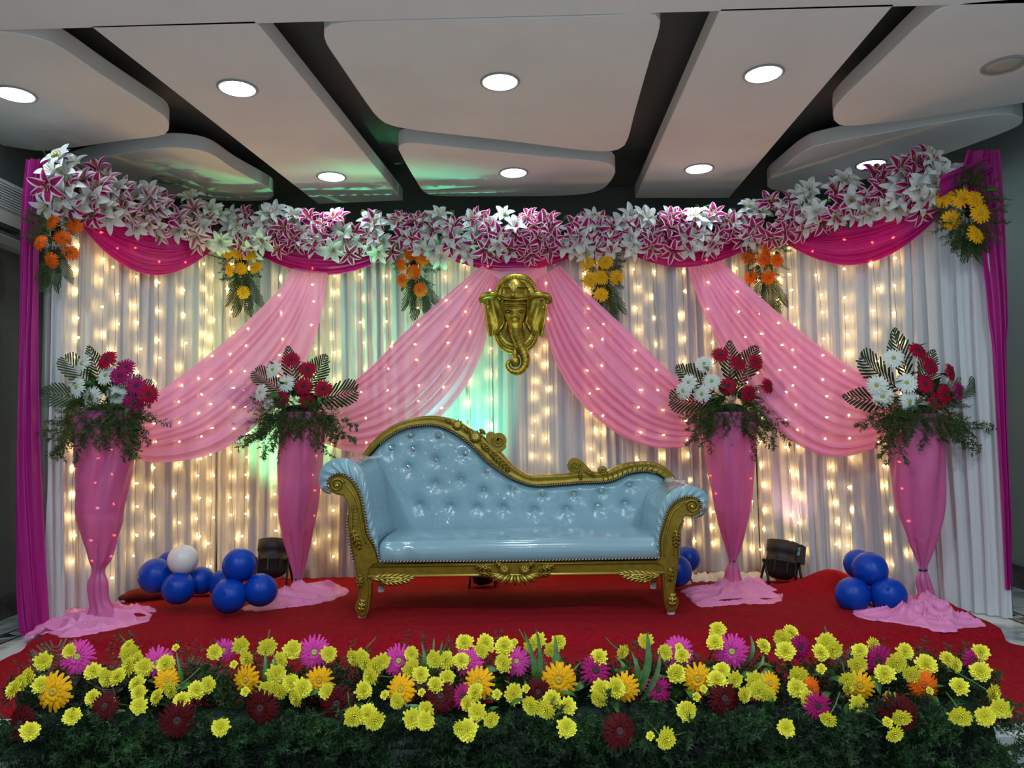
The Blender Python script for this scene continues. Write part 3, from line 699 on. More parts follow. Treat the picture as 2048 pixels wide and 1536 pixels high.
# ================================================================== flower stands and arrangements
def stand(idx, rows, puddle, lab, lab2, fl, fronds, base, seed):
    Y = SY[idx]; random.seed(seed); z0 = .02
    mid = lambda r: at((r[1]+r[2])/2, r[0], Y)
    ft = mid(rows[-1]); t = thing('flower_stand', (ft.x, Y, 0), lab, 'flower stand', 'cone flower stands wrapped in pink cloth')
    R = cr([(a, b, c) for a, b, c in rows], 90); P = []; nvv = 72
    for i, r in enumerate(R):
        l = at(r[1], r[0], Y); q = at(r[2], r[0], Y); c = (l+q)/2; rad = (q-l).length/2; row = []
        for k in range(nvv):
            a = 2*PI*k/nvv; zz = i/89
            fo = .985+(.06+.07*(zz > .6))*math.sin(a*5+seed+3*nz(zz*3, seed)+zz*4)+.035*math.sin(a*3-zz*9+seed)+.03*math.sin(a*9+seed*2+zz*7)+.05*nz(math.cos(a)*1.5, math.sin(a)*1.5, zz*5+seed)
            fo = min(fo, 1.07)
            row.append(c+V((math.cos(a)*rad*fo, math.sin(a)*rad*.9*fo, 0)))
        P.append(row)
    MB().grid(P, cv=True).out('cloth_wrap', M['pink_stand'], t)
    # wire frame inside
    topc = mid(rows[0]); kn = min(range(len(R)), key=lambda i: R[i][2]-R[i][1]); kc = at((R[kn][1]+R[kn][2])/2, R[kn][0], Y)
    MB().tube([V((ft.x, Y, 0.02)), kc, V((topc.x, Y, topc.z-.02))], .012, 8).out('pole', M['wire'], t)
    fr = MB()
    def ring(py, s=.82):
        i = min(range(90), key=lambda i: abs(R[i][0]-py)); l = at(R[i][1], R[i][0], Y); q = at(R[i][2], R[i][0], Y); c = (l+q)/2; rad = (q-l).length/2*s
        fr.tube([c+V((math.cos(a)*rad, math.sin(a)*rad*.9, 0)) for a in np.linspace(0, 2*PI, 25)], .003, 5); return c, rad
    c1, r1 = ring(rows[0][0]+8); c2, r2 = ring(rows[0][0]+200)
    fr.out('wire_frame', M['wire'], t)
    for sgn in (-1, 1):                     # scroll ornaments of the frame seen through the cloth
        for zc, sc in ((.72, 1), (.45, 1), (.18, .8)):
            c = c2.lerp(c1, zc); cx_ = c.x+sgn*(r2+(r1-r2)*zc)*.52; pts = []
            for q in range(26):
                a = q/25*3.6*PI; rr = .042*sc*(1-q/25*.8); pts.append(V((cx_+sgn*math.cos(a)*rr, Y-.55*(r2+(r1-r2)*zc), c.z+math.sin(a)*rr)))
            MB().tube(pts, .003, 4).out('scroll', M['wire'], t)
    MB().lathe([(.0165, -.006), (.022, -.004), (.022, .004), (.0165, .006)], kc, 16).out('tie_band', M['wire'], t)
    # trailing cloth
    po = cr(puddle+[puddle[0]], 420)[:-1]; c0 = V((ft.x, Y, 0)); P = []
    for i, (a, b) in enumerate(po):
        e = atz(a, b, .03); e += V((.03*nz(i*.075, seed), .022*nz(i*.097, seed+4), 0)); row = []
        for k in range(44):
            f = k/43; p = c0.lerp(e, f)
            wz = nz(p.x*3, p.y*5, seed+3); rg = 1-abs(math.sin(4.5*nz(p.x*1.8+wz, p.y*3, seed)+24*(p.y-Y)+4*p.x)); rg2 = 1-abs(math.sin(4*nz(p.x*2.4, p.y*3, seed+9)+10*p.x-9*p.y))
            h = .008+.05*(1-f)**4+.046*rg**1.7*(1-f**7)+.030*rg2**1.8*(1-f**7)
            h = h*(1-f**8)+.030*f**8+(.0 if f < 1 else -.012)
            row.append(V((p.x, p.y, z0+.016*(1-f**10)+h)))
        P.append(row)
    MB().grid(P, cu=True).out('trailing_cloth', M['pink_floor'], t)
    # arrangement on top
    ar = thing('flower_arrangement', (topc.x, Y, topc.z), lab2, 'flower arrangement', 'gerbera and palm arrangements on the stands')
    bp = at(base[0], base[1]+6, Y)
    MB().ball(bp+V((0, 0, -.035)), (.11, .10, .05), 12, 8).out('foam', M['foam'], ar)
    for k, (tx, ty) in enumerate(fronds):
        tp = at(tx, ty, Y-.05+random.uniform(-.04, .04)); st = at(base[0]+(tx-base[0])*.22, base[1]+(ty-base[1])*.22, Y+.02)
        d = tp-st; q = qface(d); inst('palm_frond', FR[k % 3], ar, st, q=q @ Quaternion((0, 0, 1), random.uniform(-.35, .35)), sc=d.length/.30)
    for k in range(44):
        a = random.uniform(-.2, PI+.2); p = bp+V((math.cos(a)*.07, random.uniform(-.10, .02), math.sin(a)*.07))
        inst('leaf', leaf_d, ar, p, q=qx((math.cos(a), random.uniform(-.8, .3), math.sin(a)+random.uniform(-.4, .3)), random.uniform(-1, 1)), sc=random.uniform(.9, 1.5))
    for kd, x, y in fl:
        p = at(x, y, Y-.14+random.uniform(-.02, .03)); dx = (x-base[0])/90; dz = (base[1]-25-y)/110
        gerbera(ar, kd, p, V((dx*.75+random.uniform(-.2, .2), -1, dz*.6+random.uniform(-.1, .2))), random.uniform(1.08, 1.18), True)
        for _ in range(1):
            inst('leaf', leaf_d, ar, p+V((0, .03, -.02)), q=qx((random.uniform(-1, 1), -.2, random.uniform(-.3, 1)), 0), sc=1.1)
    for k in range(72):
        f = (k+.5)/72; px = base[0]-62+124*f+random.uniform(-6, 6); py = base[1]+18+random.uniform(-10, 12)
        yy = Y-.12*math.sin(PI*f)+random.uniform(-.03, .03)
        ln = random.choice((.6, .8, 1.0, 1.35)) if not (.3 < f < .7) else random.choice((.5, .65, .9))
        d = V(((f-.5)*1.3+random.uniform(-.25, .25), -.25, -1 if k % 3 else -.35))
        inst('fern_sprig', random.choice(FERN), ar, at(px, py, yy), q=qx(d, random.uniform(0, 6)), sc=ln*.92)
    for k in range(40):
        px = base[0]+random.uniform(-52, 52); py = base[1]+random.uniform(-6, 24)
        inst('fern_sprig', random.choice(FERN), ar, at(px, py, Y-random.uniform(.10, .17)), q=qx((random.uniform(-1, 1), -.25, random.uniform(-1, .5)), random.uniform(0, 6)), sc=random.uniform(.3, .5))
    for k in range(20):
        px = base[0]+random.uniform(-60, 60); py = base[1]+random.uniform(-8, 16)
        inst('fern_sprig', random.choice(FERN), ar, at(px, py, Y-random.uniform(.03, .11)), q=qx(((px-base[0])/40, -.5, random.uniform(-.6, .8)), random.uniform(0, 6)), sc=.55)
stand(0, [(822, 160, 278), (880, 159, 272), (950, 157, 256), (1020, 156, 241), (1045, 160, 239), (1090, 172, 228), (1120, 181, 220), (1141, 186, 208), (1165, 178, 214), (1195, 180, 216), (1218, 182, 226), (1236, 170, 245)],
      [(50, 1281), (70, 1262), (95, 1243), (150, 1231), (205, 1222), (262, 1221), (300, 1220), (312, 1228), (300, 1244), (262, 1256), (190, 1272), (130, 1281), (95, 1272)],
      'leftmost cone flower stand wrapped in pink satin, its cloth trailing toward the fuchsia drape', 'arrangement of white and magenta gerberas on the leftmost stand',
      [('white', 166, 728), ('white', 213, 752), ('white', 155, 775), ('white', 184, 793), ('white', 234, 790), ('red', 215, 719), ('mag', 252, 736), ('mag', 240, 752), ('red', 297, 789), ('mag', 273, 772), ('mag', 268, 805)],
      [(70, 783), (126, 712), (176, 688), (285, 752), (310, 775)], (212, 806), 41)
stand(1, [(825, 562, 650), (890, 559, 646), (950, 556, 640), (1010, 555, 633), (1050, 561, 627), (1090, 571, 619), (1125, 580, 612), (1157, 587, 603), (1172, 580, 612), (1186, 572, 622), (1200, 560, 640)],
      [(478, 1225), (510, 1208), (560, 1196), (600, 1184), (650, 1180), (696, 1182), (690, 1194), (640, 1211), (560, 1221), (512, 1228)],
      'pink satin cone flower stand left of the sofa beside the black stage lamp', 'arrangement of crimson and white gerberas on the stand left of the sofa',
      [('white', 573, 767), ('white', 547, 740), ('white', 522, 785), ('white', 537, 810), ('red', 583, 720), ('red', 615, 740), ('red', 607, 772), ('red', 614, 801), ('red', 646, 778), ('red', 563, 799)],
      [(448, 787), (508, 740), (575, 688), (655, 707), (716, 780)], (595, 808), 43)
stand(2, [(825, 1402, 1510), (890, 1408, 1509), (950, 1418, 1508), (1010, 1430, 1503), (1060, 1442, 1491), (1095, 1452, 1482), (1122, 1458, 1473), (1140, 1452, 1478), (1160, 1448, 1484), (1178, 1440, 1500), (1190, 1425, 1510)],
      [(1360, 1187), (1390, 1180), (1440, 1177), (1500, 1175), (1532, 1178), (1560, 1190), (1569, 1200), (1548, 1213), (1480, 1215), (1400, 1221), (1383, 1207)],
      'pink satin cone flower stand just right of the sofa', 'arrangement with six crimson gerberas on the stand just right of the sofa',
      [('white', 1408, 728), ('white', 1423, 763), ('white', 1378, 765), ('white', 1367, 782), ('white', 1404, 788), ('red', 1440, 710), ('red', 1476, 727), ('red', 1511, 724), ('red', 1456, 772), ('red', 1497, 787), ('red', 1535, 772)],
      [(1349, 731), (1338, 800), (1459, 677), (1514, 688), (1570, 777)], (1462, 806), 47)
stand(3, [(828, 1774, 1886), (890, 1779, 1886), (950, 1786, 1886), (1010, 1797, 1885), (1045, 1806, 1880), (1090, 1822, 1868), (1115, 1832, 1860), (1138, 1839, 1853), (1160, 1833, 1860), (1190, 1838, 1870), (1212, 1832, 1885), (1226, 1825, 1895)],
      [(1705, 1231), (1735, 1214), (1800, 1206), (1860, 1202), (1905, 1226), (1950, 1245), (1972, 1258), (1930, 1263), (1880, 1268), (1800, 1253), (1725, 1243)],
      'rightmost cone flower stand wrapped in pink satin, behind the blue balloons', 'arrangement with the tallest palm frond on the rightmost stand',
      [('white', 1787, 717), ('white', 1754, 771), ('white', 1766, 793), ('white', 1813, 766), ('white', 1818, 803), ('red', 1835, 702), ('red', 1860, 732), ('red', 1850, 768), ('red', 1873, 803), ('red', 1889, 788), ('red', 1900, 745), ('mag', 1916, 782)],
      [(1786, 653), (1719, 711), (1680, 793), (1868, 696), (1953, 764)], (1832, 808), 53)
# ================================================================== carpet
random.seed(61)
CL = cr([(640, 1150), (330, 1168), (225, 1198), (150, 1240), (80, 1287), (40, 1302), (-10, 1325), (-90, 1360), (-140, 1432)], 120)
CR_ = cr([(1650, 1136), (1790, 1155), (1870, 1185), (1905, 1222), (1990, 1263), (2018, 1283), (2065, 1297), (2150, 1340), (2230, 1440)], 120)
P = []
for i in range(120):
    a = atz(CL[i][0], CL[i][1], .01); b = atz(CR_[i][0], CR_[i][1], .01); row = []
    for j in range(260):
        v = j/259; p = a.lerp(b, v)
        st = 1/(1+math.exp(-(p.y-3.70-.02*nz(p.x*2, 1))/.006))
        h = .006+.034*st+.010*max(0, nz(p.x*1.3, p.y*3.2, 4))+.006*abs(nz(p.x*2.1+3, p.y*6, 8))
        wr = abs(math.sin(2.2*p.x+9*p.y+2*nz(p.x*2, p.y*2)))
        h += .035*math.exp(-((p.y-4.2)/.22)**2)*(max(0, nz(p.x*2.0, p.y*7.5, 2)))
        h += .11*math.exp(-((p.x-1.86)/.19)**2-((p.y-4.72)/.11)**2)
        h += .03*math.exp(-((p.x-1.45)/.3)**2-((p.y-4.68)/.10)**2)
        if i == 119: h = .002
        row.append(V((p.x, max(p.y, 2.625), h)))
    P.append(row)
carp = thing('carpet', (0, 3.7, 0), 'red stage carpet with creases covering the platform', 'carpet')
MB().grid(P).out('pile', M['carpet'], carp)
# curled flap at the back left
P = []
for i in range(40):
    u = i/39; row = []
    for j in range(24):
        v = j/23; b = at(222+u*200, 1195-u*28, 4.62+.1*u); ang = v*2.5
        rad = .085*(1-.55*u)*(.8+.25*math.sin(u*7))
        row.append(V((b.x+.12*v*(1-u), 4.66+.10*u-rad*math.sin(ang)*1.5, .03+rad*(1-math.cos(ang))*.62)))
    P.append(row)
MB().grid(P).out('curled_corner', M['carpet_back'], carp)

# ================================================================== sofa
YS = 4.08; YBK = 4.70
Z1 = lambda x, y: (600+x/3.339, 800+y/3.339)
Z2 = lambda x, y: (1000+x/3.339, 800+y/3.339)
def zp(fn, pts, Y): return [at(*fn(x, y), Y) for x, y in pts]
ftl = at(725, 1237, YS); sx0 = at(1030, 1237, YS).x
sofa = thing('sofa', (sx0, 4.4, 0), 'pale blue tufted vinyl sofa with a carved gold frame and scrolled arms', 'sofa')
zoff = .03-atz(725, 1237, 0).z
# gold front posts (arm front + leg in one carved piece)
gl_ = [(270, 497), (330, 525), (375, 580), (405, 650), (425, 740), (440, 830), (455, 900), (500, 980), (525, 1050), (532, 1092), (480, 1120), (463, 1190), (470, 1240), (468, 1300), (455, 1400), (435, 1450), (395, 1450), (370, 1415), (363, 1380), (388, 1320), (385, 1260), (367, 1160), (358, 1080), (340, 1000), (324, 900), (314, 800), (318, 740), (305, 680), (285, 645), (245, 636), (205, 612), (188, 570), (200, 527), (232, 502)]
gr_ = [(1345, 712), (1328, 758), (1290, 781), (1240, 778), (1226, 802), (1206, 870), (1196, 960), (1196, 1050), (1190, 1120), (1180, 1200), (1166, 1290), (1195, 1340), (1186, 1390), (1165, 1412), (1122, 1412), (1105, 1365), (1098, 1300), (1090, 1200), (1082, 1120), (1040, 1092), (1066, 1040), (1066, 930), (1088, 850), (1113, 770), (1145, 713), (1190, 675), (1255, 655), (1315, 668)]
for fn, ol, lab in ((Z1, gl_, None), (Z2, gr_, None)):
    q = cr(ol+[ol[0]], 150)[:-1]
    slab('carved_post', [at(*fn(x, y), YS) for x, y in q], .085, .012, M['gold'], sofa, 3)
def spiral(fn, c, r, turns, Y, rt, mirror=1, start=0.0, name='scroll'):
    pts = []; rad = []
    for k in range(60):
        t = k/59; a = start+mirror*t*turns*2*PI; rr = r*(1-.82*t)
        x, y = c[0]+math.cos(a)*rr, c[1]-math.sin(a)*rr; pts.append(at(*fn(x, y), Y-.012*t)); rad.append(rt*(1-.35*t))
    MB().tube(pts, rad, 7).out(name, M['gold'], sofa)
spiral(Z1, (248, 570), 46, 1.6, YS-.004, .0075, 1, .3)
MB().ball(at(*Z1(248, 570), YS-.010), (.010, .008, .010)).out('scroll_eye', M['gold_hi'], sofa)
spiral(Z2, (1283, 712), 48, 1.6, YS-.004, .0075, -1, 2.8)
MB().ball(at(*Z2(1283, 712), YS-.010), (.010, .008, .010)).out('scroll_eye', M['gold_hi'], sofa)
# raised rims along the posts
def rib(fn, pts, Y, r, name='raised_rib', m='gold', n=30):
    q = cr(pts, n); MB().tube([at(*fn(x, y), Y) for x, y in q], [r*(.4+.6*math.sin(PI*(.1+.8*i/(n-1)))) for i in range(n)], 6).out(name, M[m], sofa)
rib(Z1, [(300, 560), (350, 620), (385, 700), (405, 790), (415, 880), (440, 960)], YS-.003, .007)
rib(Z1, [(300, 640), (335, 700), (345, 790), (345, 870), (350, 950), (375, 1040)], YS-.003, .006)
rib(Z2, [(1215, 700), (1160, 745), (1130, 810), (1110, 890), (1098, 970), (1095, 1040)], YS-.003, .007)
rib(Z2, [(1215, 800), (1180, 870), (1165, 950), (1162, 1040)], YS-.003, .005)
# lattice carving on the left post
for k in range(7):
    y = 690+k*22
    rib(Z1, [(352, y), (370, y+11), (392, y+22)], YS-.003, .0028, 'lattice_carving', n=5)
    rib(Z1, [(392, y), (370, y+11), (352, y+22)], YS-.003, .0028, 'lattice_carving', n=5)
def leaf_carving(fn, base, tip, wid, Y, lobes=6, m='gold_hi', name='leaf_carving', thick=.012):
    """carved acanthus leaf: midrib and lobes as tapering ridges on a shaped blade"""
    mb = MB(); b = np.array(base, float); t_ = np.array(tip, float); d = t_-b; L = np.linalg.norm(d); d /= L; s = np.array([-d[1], d[0]])
    P = []
    for i in range(13):
        t = i/12; wd = wid*math.sin(PI*min(1, .12+.88*t))**.7*(1+.12*math.sin(t*lobes*2*PI)); row = []
        for k in range(7):
            q = -1+k/3; p = b+d*L*t+s*wd*q; row.append(at(*fn(*p), Y-thick*(1-q*q)*math.sin(PI*min(1, .1+.85*t))+.004))
        P.append(row)
    mb.grid(P, 0)
    for k in range(lobes):
        t = (k+.5)/lobes
        for sg in (-1, 1):
            a = b+d*L*(t-.08); e = b+d*L*min(1, t+.14)+s*sg*wid*math.sin(PI*min(1, .12+.88*t))**.7*1.05
            mb.tube([at(*fn(*a), Y-thick*1.0), at(*fn(*(a*.45+e*.55)), Y-thick*1.15), at(*fn(*e), Y-thick*.2)], [.003, .0045, .002], 5, 1)
    mb.tube([at(*fn(*b), Y-thick), at(*fn(*(b+d*L*.5)), Y-thick*1.3), at(*fn(*t_), Y-thick*.3)], [.005, .004, .002], 5, 1)
    return mb.out(name, [M['gold'], M[m]], sofa)
leaf_carving(Z1, (345, 870), (400, 1000), 30, YS-.002, 5, 'gold')
leaf_carving(Z2, (1180, 870), (1175, 985), 28, YS-.002, 5, 'gold')
leaf_carving(Z1, (400, 1250), (400, 1165), 26, YS-.002, 4, 'gold')
leaf_carving(Z2, (1135, 1210), (1150, 1100), 26, YS-.002, 4, 'gold')
leaf_carving(Z1, (405, 1410), (420, 1330), 26, YS-.012, 3)
leaf_carving(Z2, (1150, 1375), (1155, 1290), 30, YS-.012, 3)
for fn, x, y in ((Z1, 414, 1460), (Z2, 1142, 1422)):
    p = at(*fn(x, y), YS+.04); MB().lathe([(.020, -.02), (.022, .0), (.02, .016)], V((p.x, p.y, .05)), 12).out('foot_cap', M['foot_cap'], sofa)
for fn, x in ((Z1, 545), (Z2, 1022)):   # back legs
    p = at(*fn(x, 1250), 4.80); k = p.x
    slab('back_leg', [V((k-.03, 4.76, .34)), V((k+.03, 4.76, .34)), V((k+.04, 4.76, .18)), V((k+.02, 4.76, .085)), V((k-.02, 4.76, .085)), V((k-.03, 4.76, .2))], .05, .006, M['gold'], sofa)
    MB().lathe([(.018, -.02), (.02, .0), (.018, .02)], V((k, 4.785, .06)), 12).out('foot_cap', M['foot_cap'], sofa)
# front rail
x0, x1 = at(735, 1130, YS).x, at(1330, 1130, YS).x; zt = at(1030, 1126, YS).z; zb = at(1030, 1152, YS).z
slab('front_rail', [V((x0, YS+.01, zt)), V((x1, YS+.01, zt)), V((x1, YS+.01, zb)), V((x0, YS+.01, zb))], .05, .008, M['gold'], sofa, 2)
MB().tube([V((x0, YS+.006, zb+.006)), V((x1, YS+.006, zb+.006))], .007, 7).out('rail_bead', M['gold_hi'], sofa)
MB().tube([V((x0, YS+.006, zt-.008)), V((x1, YS+.006, zt-.008))], .006, 7).out('rail_bead', M['gold'], sofa)
slab('seat_base', [V((x0+.02, YS+.05, zt)), V((x1-.02, YS+.05, zt)), V((x1-.02, YS+.05, zb+.01)), V((x0+.02, YS+.05, zb+.01))], .66, .004, M['black'], sofa, 1)
# central carved crest on the rail: flowers, petals fan, leaves
def rosette(fn, c, r, Y, n=9, name='carved_flower'):
    mb = MB()
    for ring, (rr, w) in enumerate(((1, .34), (.62, .26))):
        for k in range(n):
            a = 2*PI*k/n+ring*.3; tip = (c[0]+math.cos(a)*r*rr, c[1]+math.sin(a)*r*rr); p0 = at(*fn(*c), Y-.004-.008*ring); p1 = at(*fn(*tip), Y-.002-.010*ring)
            mb.tube([p0, p0.lerp(p1, .55)+V((0, -.008, 0)), p1], [.002, r*w*.0009*1.1, .003], 6, ring % 2)
    mb.ball(at(*fn(*c), Y-.020), (r*.00024, .006, r*.00024), 8, 5, 1)
    mb.out(name, [M['gold'], M['gold_hi']], sofa)
Z3 = lambda x, y: (x, y)
for x in (1009, 1050):
    rosette(Z3, (x, 1139), 13, YS-.012, 9)
mb = MB()
for k in range(17):
    a = PI*(k+.5)/17; b = (1030+math.cos(a)*26, 1146+math.sin(a)*4); tip = (1030+math.cos(a)*56, 1146+math.sin(a)*25)
    p0, p1 = at(*b, YS-.01), at(*tip, YS-.004); mb.tube([p0, p0.lerp(p1, .5)+V((0, -.015, 0)), p1], [.006, .0095, .004], 6, k % 2)
mb.out('carved_fan', [M['gold'], M['gold_hi']], sofa)
mb = MB(); q = [at(1030+math.cos(a)*62, 1138+math.sin(a)*(24 if math.sin(a) > 0 else 12), YS) for a in np.linspace(0, 2*PI, 41)[:-1]]
slab('crest_backing', q, .03, .004, M['gold'], sofa, 1)
for sg in (-1, 1):
    leaf_carving(Z3, (1030+sg*48, 1140), (1030+sg*80, 1132), 8, YS-.004, 4, 'gold')
    leaf_carving(Z3, (1030+sg*48, 1150), (1030+sg*72, 1146), 7, YS-.004, 3, 'gold')
    leaf_carving(Z3, (1030+sg*24, 1134), (1030+sg*40, 1126), 6, YS-.008, 3, 'gold')
leaf_carving(Z3, (745, 1157), (830, 1155), 9, YS, 7)
leaf_carving(Z3, (768, 1166), (822, 1160), 8, YS-.004, 6)
leaf_carving(Z3, (1318, 1152), (1237, 1147), 9, YS, 7)
leaf_carving(Z3, (1296, 1162), (1245, 1152), 8, YS-.004, 6)
spiral(Z3, (770, 1160), 11, 1.1, YS-.004, .006, 1, 0, 'bracket_scroll'); spiral(Z3, (1296, 1156), 11, 1.1, YS-.004, .006, -1, PI, 'bracket_scroll')
# rope trim
def rope(fn, pts, Y, n, name='rope_trim', closed=False, s=.0075):
    q = cr(pts, n); W = [at(*fn(x, y), Y) for x, y in q]; mb = MB()
    for i in range(n-1):
        a, b = W[i], W[i+1]; c = (a+b)/2; t = (b-a).normalized(); nn_ = t.cross(V((0, 1, 0))).normalized()
        d = (t*.85+nn_*.75).normalized(); e = d.cross(V((0, 1, 0))).normalized(); L = s*1.35; w = (b-a).length*.42
        y = V((0, -s*.8, 0))
        mb.add([c-d*L, c+e*w+y*.2, c+y*1.1, c-e*w+y*.2, c+d*L, c-y*.6], [(0, 1, 2), (0, 2, 3), (4, 2, 1), (4, 3, 2), (0, 3, 5), (0, 5, 1), (4, 1, 5), (4, 5, 3)], i % 2)
    mb.out(name, [M['rope_l'], M['rope_d']], sofa, smooth=True)
rope(Z1, [(205, 625), (185, 600), (182, 550), (205, 512), (260, 490), (325, 512), (372, 560), (400, 615), (422, 690), (438, 770), (448, 850), (460, 900), (500, 970), (522, 1030), (532, 1075)], YS-.006, 90)
rope(Z1, [(320, 760), (312, 830), (322, 920), (340, 1010), (358, 1080)], YS-.002, 34)
rope(Z2, [(1290, 788), (1335, 765), (1352, 718), (1338, 675), (1300, 652), (1250, 645), (1188, 665), (1140, 706), (1108, 765), (1082, 845), (1064, 925), (1062, 1000), (1066, 1055)], YS-.006, 90)
rope(Z2, [(1228, 800), (1206, 870), (1198, 960), (1198, 1050)], YS-.002, 34)
rope(Z3, [(760, 1123), (900, 1123), (1030, 1122), (1180, 1119), (1319, 1116)], YS-.004, 170)
# arms: rolled, extruded back, with a ruched front
def arm(fn, O, I, seed, bottom):
    n = 80; o_ = cr(O, n); i_ = cr(I, n); P = []
    for k in range(n):
        row = []
        for j in range(9):
            v = j/8; x = o_[k]*(1-v)+i_[k]*v
            rd = .010*math.sin(k*1.35+2*nz(k*.3, seed))*math.sin(PI*min(1, v*1.05+.02))*(.4+.6*v)
            row.append(at(x[0]/3.339+fn(0, 0)[0], x[1]/3.339+fn(0, 0)[1], YS+.02-.028*math.sin(PI*(v*.75))-rd))
        P.append(row)
    MB().grid(P).out('ruched_arm_front', M['vinyl'], sofa)
    F0 = [at(p[0]/3.339+fn(0, 0)[0], p[1]/3.339+fn(0, 0)[1], YS+.02) for p in o_]
    P = []
    for s in range(21):
        y = YS+.02+(YBK+.05-YS-.02)*s/20
        P.append([V((p.x, y, p.z+.006*nz(k*.12, s*.4, seed))) for k, p in enumerate(F0)])
    mb = MB().grid(P); mb.out('arm_cushion', M['vinyl'], sofa)
arm(Z1, [(200, 632), (150, 608), (127, 552), (130, 490), (160, 435), (215, 398), (290, 388), (360, 412), (415, 468), (448, 550), (468, 660), (485, 780), (515, 900), (532, 1060)],
    [(212, 622), (192, 600), (188, 560), (198, 528), (228, 505), (268, 497), (322, 522), (367, 568), (398, 622), (420, 700), (438, 790), (455, 885), (492, 965), (522, 1060)], 3, 1)
arm(Z2, [(1295, 792), (1355, 770), (1388, 710), (1386, 640), (1345, 595), (1280, 572), (1200, 580), (1125, 625), (1080, 690), (1050, 780), (1038, 880), (1036, 960), (1045, 1055)],
    [(1285, 782), (1328, 762), (1345, 716), (1333, 680), (1298, 657), (1250, 652), (1190, 672), (1142, 715), (1111, 770), (1086, 850), (1068, 930), (1064, 1000), (1062, 1055)], 8, 1)
# seat cushion
xs0, xs1 = at(757, 1100, YS).x, at(1320, 1100, YS).x; zs = at(1030, 1081, YS).z; zl = at(1030, 1123, YS).z
prof = [(YS+.01, zl), (YS-.004, zl+.02), (YS-.006, zl+.05), (YS-.002, zs-.03), (YS+.012, zs-.008), (YS+.04, zs+.002), (YS+.2, zs+.012), (YS+.42, zs+.010), (YS+.62, zs)]
pr = cr(prof, 40); P = []
for i in range(140):
    u = i/139; x = xs0+(xs1-xs0)*u; row = []
    e = min(u, 1-u); rnd = min(1, (e/.02))**.5
    for k, (y, z) in enumerate(pr):
        wr = .004*math.sin(70*u+k*.35)*max(0, 1-abs(u-.08)/.12)*(k < 14)
        row.append(V((x, y+(1-rnd)*.02+wr+.003*nz(x*6, z*9), z-(1-rnd)*.012+.003*nz(x*4, y*5, 2))))
    P.append(row)
MB().grid(P).out('seat_cushion', M['vinyl_seat'], sofa)
# backrest
top = [Z1(*p) for p in [(425, 420), (490, 345), (540, 290), (620, 230), (720, 185), (830, 168), (910, 170), (980, 193), (1060, 238), (1130, 290), (1190, 350), (1250, 410), (1330, 470), (1420, 525)]]+[Z2(*p) for p in [(200, 566), (300, 571), (420, 562), (550, 552), (700, 546), (780, 526), (850, 491), (950, 474), (1010, 480), (1070, 505), (1130, 560), (1160, 640)]]
topc = cr(top, 200)
BT = [Z1(*p) for p in [(738, 233), (923, 238), (608, 321), (757, 328), (1103, 358), (907, 400), (725, 447), (1250, 475), (905, 558), (1075, 533), (1225, 603), (1418, 587), (803, 698), (1007, 707), (1185, 712), (1358, 716)]]+[Z2(*p) for p in [(284, 630), (494, 630), (676, 610), (862, 565), (230, 731), (443, 728), (654, 710), (835, 692)]]
BW = [at(x, y, YBK-.03) for x, y in BT]
def dimple(x, z):
    s = 0
    for b in BW:
        r2 = (x-b.x)**2+(z-b.z)**2
        if r2 < .02: s += .020*math.exp(-r2/.00045)+.012*math.exp(-r2/.0035)
    return s
P = []
for i in range(200):
    a = at(topc[i][0], topc[i][1], YBK-.02); row = []
    for j in range(70):
        v = j/69; z = a.z+(zs-.02-a.z)*v
        bul = .055*min(1, v*7)**.5
        row.append(V((a.x, YBK-bul+dimple(a.x, z)+.003*nz(a.x*7, z*7, 1)-.03*v, z)))
    P.append(row)
MB().grid(P).out('backrest', M['vinyl'], sofa)
for b in BW:
    y = YBK-.055+.020; MB().ball((b.x, y-.006, b.z), (.0085, .006, .0085), 8, 5).lathe([(.0085, 0), (.012, .002), (.012, .005), (.0085, .006)], (b.x, y-.004, b.z), 12, M=Matrix.Rotation(PI/2, 3, 'X'), cap=False).out('crystal_button', M['crystal'], sofa, smooth=False)
# gold back frame
outer = [Z1(*p) for p in [(395, 420), (435, 350), (480, 290), (560, 210), (660, 150), (780, 115), (880, 104), (980, 116), (1060, 140), (1140, 190), (1210, 225), (1260, 275), (1330, 335), (1390, 400), (1450, 455), (1536, 500)]]+[Z2(*p) for p in [(300, 496), (430, 492), (520, 480), (600, 478), (700, 478), (780, 440), (860, 418), (960, 410), (1040, 418), (1100, 448), (1155, 500), (1190, 600)]]
oc = cr(outer, 200); ic = topc; P = []
for i in range(200):
    a = at(oc[i][0], oc[i][1], YBK); b = at(ic[i][0], ic[i][1], YBK); row = []
    for y, f in ((.05, 0), (.0, 0), (-.045, .06), (-.055, .25), (-.04, .45), (-.05, .7), (-.055, .92), (-.04, 1.02), (.0, 1.04), (.05, 1.0)):
        p = a.lerp(b, f); row.append(V((p.x, YBK+y, p.z)))
    P.append(row)
MB().grid(P, cv=True).out('back_frame', M['gold'], sofa)
# plain back of the backrest
P = []
for i in range(0, 200, 4):
    a = at(ic[i][0], ic[i][1], YBK); P.append([V((a.x, YBK+.045, a.z)), V((a.x, YBK+.045, .33))])
MB().grid(P).out('rear_panel', M['black'], sofa)
rope(Z3, [tuple(q) for q in topc[14:186:4]], YBK-.058, 260, s=.007)
YG = YBK-.05
